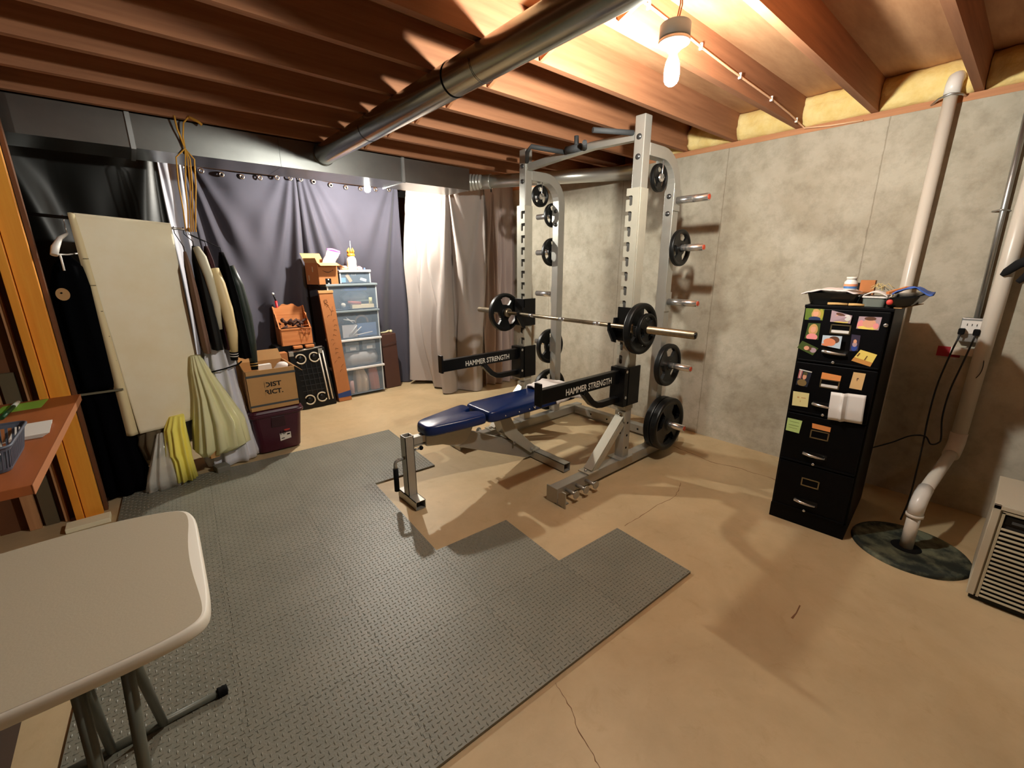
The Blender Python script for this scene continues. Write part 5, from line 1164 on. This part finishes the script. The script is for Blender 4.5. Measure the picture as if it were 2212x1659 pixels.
print_('photo_print', 'photo of a person in camouflage before a striped flag', 'photo', ((.029, .948), (.090, .941), (.080, .850), (.024, .855)), pc('nightblue', (30, 36, 52)),
       [(pc('flagred', (186, 110, 110)), .16, .68, -.14, .26), (WHITEP, .16, .7, -.03, .24), (pc('camo', (128, 106, 66)), .46, .2, .4, .22), (SKIN, .55, .6, .16, .18), (pc('camo2', (90, 84, 50)), .55, .8, .18, .1), (WHITEP, .5, .97, -.5, .03)])
print_('sticky_note', 'orange sticky flag above the label holder of the second drawer', 'note', ((.137, .947), (.224, .941), (.223, .911), (.136, .911)), pc('orangenote', (232, 150, 84)), [(HB, .6, .5, -.12, .04)], off=.0135)
print_('sticky_note', 'orange sticky flag above the label holder of the third drawer', 'note', ((.136, .650), (.224, .647), (.224, .619), (.139, .622)), pc('orangenote', (232, 150, 84)), [(HB, .5, .5, -.2, .04)], off=.0135)
print_('note_card', 'tan upright card with a small leaf drawing, right side of second drawer', 'note', ((.271, .970), (.322, .970), (.319, .880), (.266, .882)), pc('tancard', (226, 186, 130)), [(HD, .48, .62, .09, .07), (pc('tancard', (226, 186, 130)), .50, .58, .07, .05), (HD, .45, .57, .03, .08)])
print_('note_pad', 'pale yellow square note with faint writing, left side of second drawer', 'note', ((.018, .815), (.096, .817), (.100, .736), (.023, .731)), pc('paleyellow', (232, 222, 160)), [(HB, .35, .62, -.06, .05), (HB, .68, .62, -.14, .025), (HB, .5, .36, -.02, .06)], off=.012)
print_('sticky_note', 'light green square sticky note, left side of third drawer', 'note', ((.014, .652), (.087, .650), (.082, .572), (.014, .575)), pc('palegreen', (190, 218, 140)), [(GRN, .5, .78, -.34, .012), (GRN, .5, .3, -.3, .01), (GRN, .5, .52, -.36, .01)], off=.012)
t = thing('folded_paper', 'large white paper folded in three, stuck over the second drawer handle', 'paper', tuple(cp(.27, .69, .03)))
q = M(); prof_ = [(.195, .036), (.240, .038), (.254, .060), (.270, .040), (.345, .036)]
def fp(u, v):
    x = u * 4; i = min(3, int(x)); f_ = x - i; uu = prof_[i][0] * (1 - f_) + prof_[i + 1][0] * f_; o = prof_[i][1] * (1 - f_) + prof_[i + 1][1] * f_
    return cp(uu + .008 * (1 - v), .695 + .155 * v + .01 * u, o * (.55 + .45 * (1 - abs(v - .4))))
q.grid(fp, 32, 8); q.smooth = False; q.build('sheet', PAPER_W, t, solid=.001)

# on top of the cabinet (z 1.306)
ZT = CHt + .001
def ct(u, d, z=0): return CA + CU * u + CN * d + V((0, 0, ZT + z))
t = thing('plastic_tray', 'black shallow tray at the left end on top of the filing cabinet', 'tray', tuple(ct(.13, .2)))
def ctap(q, u, d, z0, z1, a0, b0, a1, b1, r=.03, top=False):
    A = [ct(u + x, d + y, z0) for x, y in rr(2 * a0, 2 * b0, r)]; Bq = [ct(u + x, d + y, z1) for x, y in rr(2 * a1, 2 * b1, r)]; k = len(A)
    q._add(A + Bq, [tuple(range(k))[::-1]] + ([tuple(range(k, 2 * k))] if top else []) + [(i, (i + 1) % k, k + (i + 1) % k, k + i) for i in range(k)], False); return q
TRB = mat('glossy_black_plastic', S(18, 18, 16), .25)
ctap(M(), .112, .20, 0, .062, .105, .15, .122, .17, top=True).build('tray_body', TRB, t)
tag(M().grid(lambda u, v: ct(-.035 + .26 * u, .04 + .30 * v, .064 + .014 * math.sin(PI * u) + .004 * noise1(u * 9 + v * 5, 2) - .012 * (abs(u - .5) * 2) ** 4), 24, 12).build('white_bag', mat('white_packing_bag', S(232, 220, 216), .5), solid=.006), 'flat white plastic mailer lying on the black tray', 'bag')
t = thing('plastic_tub', 'clear lidded tub in the middle on top of the filing cabinet', 'tub', tuple(ct(.30, .12)))
ctap(M(), .285, .12, 0, .045, .045, .06, .05, .065, .02, True).build('tub_body', mat('smoky_tub', S(120, 126, 118), .25), t)
ctap(M(), .285, .12, .045, .052, .055, .07, .055, .07, .02, True).build('lid', WHITEP, t)
q = M(); q.grid(lambda u, v: ct(.235 + .10 * u, .06 + .13 * v, .053 + .02 * math.sin(PI * u) * (1 + .3 * noise1(v * 9))), 14, 10); tag(q.build('paper_bag', WHITE, solid=.004), 'crumpled white bag on the clear lidded tub', 'bag')
t = thing('pill_bottle', 'white squat bottle with orange and blue label standing on the white mailer', 'bottle', tuple(ct(.17, .12, .072)))
bb = ct(.168, .12, .078)
M().lathe([(0, 0), (.027, 0), (.029, .004), (.029, .042), (.022, .050), (.021, .056), (0, .056)], bb, n=24).build('bottle_body', WHITEP, t)
M().lathe([(0, .056), (.023, .056), (.0235, .068), (0, .069)], bb, n=24).build('cap', mat('ivory_cap', S(226, 222, 212), .5), t)
M().lathe([(.0295, .008), (.0295, .020)], bb, n=24).build('label_band', mat('blue_label', S(70, 120, 180), .5), t)
M().lathe([(.0297, .020), (.0297, .032)], bb, n=24).build('label_band', mat('orange_label', S(232, 150, 110), .5), t)
tag(cbox(.185, .25, .30, .36, ZT, ZT + .125).build('small_carton', CARD_D), 'small brown carton behind the white squat bottle', 'carton')
tag(cbox(.13, .182, .30, .36, ZT, ZT + .11).build('black_case', TRB), 'small black case behind the white squat bottle', 'case')
q = M(); rnd = random.Random(9)
for k in range(14): a = rnd.uniform(0, PI); c_ = ct(.30 + rnd.uniform(-.03, .03), .18 + rnd.uniform(-.02, .02), .085 + rnd.uniform(0, .02)); q.tube([c_ - V((.03 * math.cos(a), .03 * math.sin(a), .01)), c_ + V((0, 0, .012)), c_ + V((.03 * math.cos(a), .03 * math.sin(a), -.008))], .0013, 5)
tag(q.build('raffia_twine', mat('raffia', S(206, 186, 130), .9)), 'tangle of straw twine behind the clear lidded tub', 'twine')
t = thing('toiletry_bag', 'black bag overhanging the right edge of the filing cabinet top', 'bag', tuple(ct(.38, .18)))
q = M(); q.use(TRB); A = [ct(.345, .02, .0), ct(.43, .02, .012), ct(.46, .30, .012), ct(.35, .30, 0)]; Bq = [ct(.33, .0, .05), ct(.46, .0, .066), ct(.50, .32, .075), ct(.34, .32, .06)]; q.hexa(A, Bq); q.build('bag_body', None, t, bevel=.012)
M().sph(ct(.352, .005, .030), .014, 12, (.6, 1, 1)).build('red_badge', mat('red_print', S(190, 50, 40), .5), t)
M().tube([ct(.345, -.003, .05), ct(.36, -.004, .066)], .003, 6).build('zip_pull', CHROME, t)
def blu(u, v): return ct(.355 + .145 * u, .0 + .30 * v, .068 + .034 * math.sin(PI * min(1, u * 1.1)) * (1 - .3 * v) + .006 * noise1(u * 8 + v * 4))
tag(M().grid(blu, 16, 12).build('blue_cloth', mat('blue_cloth', S(58, 92, 170), .7), solid=.006), 'folded bright blue cloth lying on the black bag', 'cloth')
tag(M().beam(ct(.33, .08, .07), ct(.40, .14, .098), .02, .012).build('wood_piece', PINE), 'brown wooden piece leaning beside the bright blue cloth', 'wood piece')
for a, b_, lb in ((.10, .185, 'left'), (.19, .255, 'right')): tag(M().tube([ct(a, .012, .009), ct((a + b_) / 2, .01, .010), ct(b_, .014, .008)], .007, 8).build('kraft_stick', mat('kraft_stick', S(196, 158, 100), .8)), '%s pale wooden stick lying on the front edge of the cabinet top' % lb, 'stick', 'sticks on the cabinet top')
q = M(); q._add([ct(.37, .02, .002), ct(.40, .02, .002), ct(.47, .18, .018), ct(.37, .24, .002)], [(0, 1, 2, 3)], False); tag(q.build('kraft_paper', CARD, solid=.003), 'kraft paper sheet sticking out under the black bag', 'paper')

# ================================================================ PIPES, OUTLET, SUMP, UNIT
t = thing('drain_pipe', 'tall straight white plastic pipe on the wall behind the filing cabinet', 'pipe', (3.705, .52, 0))
M().tube([(3.705, .525, .0), (3.705, .515, 2.47)], .031, 24).build('pipe_run', PVC, t)
M().tube([(3.705, .515, 2.44), (3.706, .514, 2.49), (3.72, .512, 2.52), (3.76, .508, 2.535), (3.79, .505, 2.535)], [.036, .037, .037, .036, .035], 20).build('elbow', mat('pvc_fitting', S(236, 232, 226), .3), t)
M().tube([(3.758, .60, 2.418), (3.70, .565, 2.43), (3.665, .515, 2.435), (3.70, .47, 2.43), (3.758, .46, 2.43)], .006, 8).build('pipe_strap', GALV, t)
t = thing('sump_pipe', 'slanted white plastic sump pipe rising from the round floor lid along the wall', 'pipe', (3.0, .17, 0))
M().tube([(3.690, .115, 2.44), (3.690, .115, .50)], .036, 24).build('pipe_run', PVC, t)
M().tube([(3.690, .115, .52), (3.688, .115, .46), (3.66, .118, .42), (3.60, .122, .395)], .040, 20).build('elbow', PVC, t)
M().tube([(3.64, .12, .408), (3.06, .165, .315)], .030, 24).build('pipe_run', PVC, t)
M().tube([(3.12, .162, .325), (3.05, .166, .308), (3.005, .169, .27), (2.997, .17, .215)], [.034, .035, .035, .034], 24).build('elbow', mat('pvc_fitting', S(236, 232, 226), .3), t)
M().lathe([(.034, 0), (.038, .002), (.038, .016), (.034, .018)], (2.997, .17, .20), n=28).build('coupling_ring', PVC, t)
M().cyl((2.996, .17, .012), (2.997, .17, .215), .029, 24).build('riser', PVC, t)
t = thing('sump_cover', 'round dark green stained sump lid on the floor beside the filing cabinet', 'lid', (3.0, .16, 0))
LIDM = mat('stained_dark_lid', S(104, 106, 84), .75, var=.5, scale=7, col2=S(24, 32, 26), bump=.4, bscale=20, sharp=(.44, .62), det=10)
M().lathe([(0, .010), (.22, .010), (.225, .016), (.245, .016), (.25, .010), (.252, 0)], (3.0, .16, .001), n=64).build('lid_disc', LIDM, t)
M().lathe([(.029, .011), (.055, .0125), (.066, .0105)], (2.997, .17, .001), n=32).build('pipe_opening', BLACK, t)
t = thing('wall_stain', 'x', 'x') if False else None
t = thing('conduit', 'thin grey metal conduit with outlet box and plugged cords on the wall', 'conduit', (3.73, .19, 1.04))
M().tube([(3.735, .205, 2.44), (3.735, .178, 1.21)], .0135, 14).build('pipe_run', GALV, t)
for z in (1.80,): M().tube([(3.757, .235, z), (3.72, .205, z + .004), (3.717, .19, z + .004), (3.757, .165, z)], .004, 8).build('pipe_strap', GALV, t)
bxo = M().b((3.70, .135, 1.07), (3.757, .235, 1.21)).build('outlet_box', GALV, t, bevel=.004)
q = M(); q.b((3.694, .14, 1.12), (3.70, .232, 1.195)); q.build('cover_plate', WHITEP, bxo, bevel=.002)
q = M()
for y in (.165, .185, .205): q.b((3.6925, y, 1.165), (3.6945, y + .003, 1.178)); 
q.build('outlet_slot', BLACK, bxo)
for y in (.222, .160): M().b((3.655, y - .014, 1.115), (3.694, y + .014, 1.15)).build('plug', BLACK, t, bevel=.005)
M().b((3.70, .115, 1.03), (3.757, .138, 1.12)).build('side_box', mat('grey_fitting', S(110, 104, 90), .5), t, bevel=.003)
M().b((3.72, .15, .985), (3.757, .25, 1.03)).build('white_plate', PVC, t)
t = thing('extension_cord', 'two black power cords hanging in a loop from the wall outlet', 'cord', (3.64, .2, .5))
CRD = mat('cord_black', S(14, 14, 14), .5)
def cord(pts, r=.0045): return M().tube([V(p) for p in pts], r, 8)
def cat(pts, n=8):
    P = [V(p) for p in pts]; P = [P[0] * 2 - P[1]] + P + [P[-1] * 2 - P[-2]]; o = []
    for i in range(1, len(P) - 2):
        for k in range(n):
            s_ = k / n; o.append(.5 * ((2 * P[i]) + (P[i + 1] - P[i - 1]) * s_ + (2 * P[i - 1] - 5 * P[i] + 4 * P[i + 1] - P[i + 2]) * s_ ** 2 + (3 * P[i] - P[i - 1] - 3 * P[i + 1] + P[i + 2]) * s_ ** 3))
    return o + [P[-2]]
cord(cat([(3.66, .222, 1.12), (3.64, .24, 1.0), (3.62, .26, .8), (3.60, .26, .6), (3.56, .25, .45), (3.46, .24, .34), (3.34, .23, .15), (3.29, .24, .022)])).build('cord_run', CRD, t)
cord(cat([(3.66, .160, 1.12), (3.64, .18, .95), (3.62, .20, .78), (3.60, .20, .62), (3.57, .18, .50), (3.55, .185, .47), (3.54, .215, .455), (3.56, .25, .49), (3.60, .32, .46), (3.64, .40, .38), (3.66, .50, .30)])).build('cord_run', CRD, t)
cord(cat([(3.70, .13, 1.05), (3.66, .10, .98), (3.648, .10, .9), (3.68, .14, .82)]), .002).build('cord_run', CRD, t)
tag(M().b((3.750, .205, .965), (3.758, .31, 1.025)).build('red_tag', mat('dull_red', S(150, 24, 38), .7)), 'dull red rectangular tag on the shadowed wall below the outlet', 'tag')
t = thing('work_glove', 'black glove hooked over the slanted pipe at the right edge', 'glove', (3.63, .06, 1.45))
GLV = mat('black_knit', S(12, 12, 14), .95)
M().tube([(3.645, .125, 1.455), (3.64, .11, 1.475), (3.635, .075, 1.515), (3.635, .03, 1.54), (3.64, -.05, 1.54)], [.010, .020, .024, .030, .04], 14).build('finger', GLV, t)
M().tube([(3.635, .06, 1.42), (3.635, .03, 1.46), (3.64, -.03, 1.51)], [.012, .022, .03], 14).build('finger', GLV, t)
M().sph((3.64, -.07, 1.50), .07, 18, (.5, .9, 1.2)).build('palm', GLV, t)

t = thing('dehumidifier', 'beige louvered dehumidifier cabinet standing on the floor at the right edge', 'appliance', (2.92, -.35, 0))
BEI = mat('beige_enamel', S(196, 188, 168), .5); BEI2 = mat('beige_louver', S(186, 176, 150), .5); 
ux0, ux1, uy0, uy1 = 2.725, 3.13, -.62, -.08
q = M(); q.b((ux0 + .012, uy0, .03), (ux1, uy1, .497)); q.build('housing', BEI, t, bevel=.004)
q = M(); q.b((ux0, uy1 - .025, .03), (ux0 + .012, uy1, .495)); q.b((ux0, uy0, .03), (ux0 + .012, uy0 + .025, .495)); q.b((ux0, uy0, .475), (ux0 + .012, uy1, .495)); q.build('front_frame', BEI, t, bevel=.002)
q = M(); q.b((ux0 - .002, uy1 - .040, .03), (ux0 + .008, uy1 - .031, .468)); q.b((ux0 - .002, uy0 + .031, .462), (ux0 + .008, uy1 - .031, .470)); q.build('inner_trim', BEI2, t)
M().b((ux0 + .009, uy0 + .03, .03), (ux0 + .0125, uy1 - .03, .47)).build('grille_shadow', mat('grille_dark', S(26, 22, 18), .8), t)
dk = M().b((ux0 + .003, uy0 + .04, .415), (ux0 + .009, uy1 - .045, .452)).build('control_strip', BLACKP, t, bevel=.002)
M().b((ux0 + .001, uy0 + .06, .424), (ux0 + .003, uy1 - .065, .436)).build('badge', mat('dull_badge', S(70, 74, 78), .4), dk)
for k in range(17):
    z = .040 + k * .0218
    M().box((ux0 + .002, (uy0 + uy1) / 2, z), (.014, uy1 - uy0 - .082, .0105), Matrix.Rotation(.45, 3, 'Y')).build('louver', BEI2, t, bevel=.002)
q = M(); q.b((ux0 + .02, uy0 + .01, .004), (ux1 - .02, uy1 - .01, .03)); q.build('base', BLACKP, t)
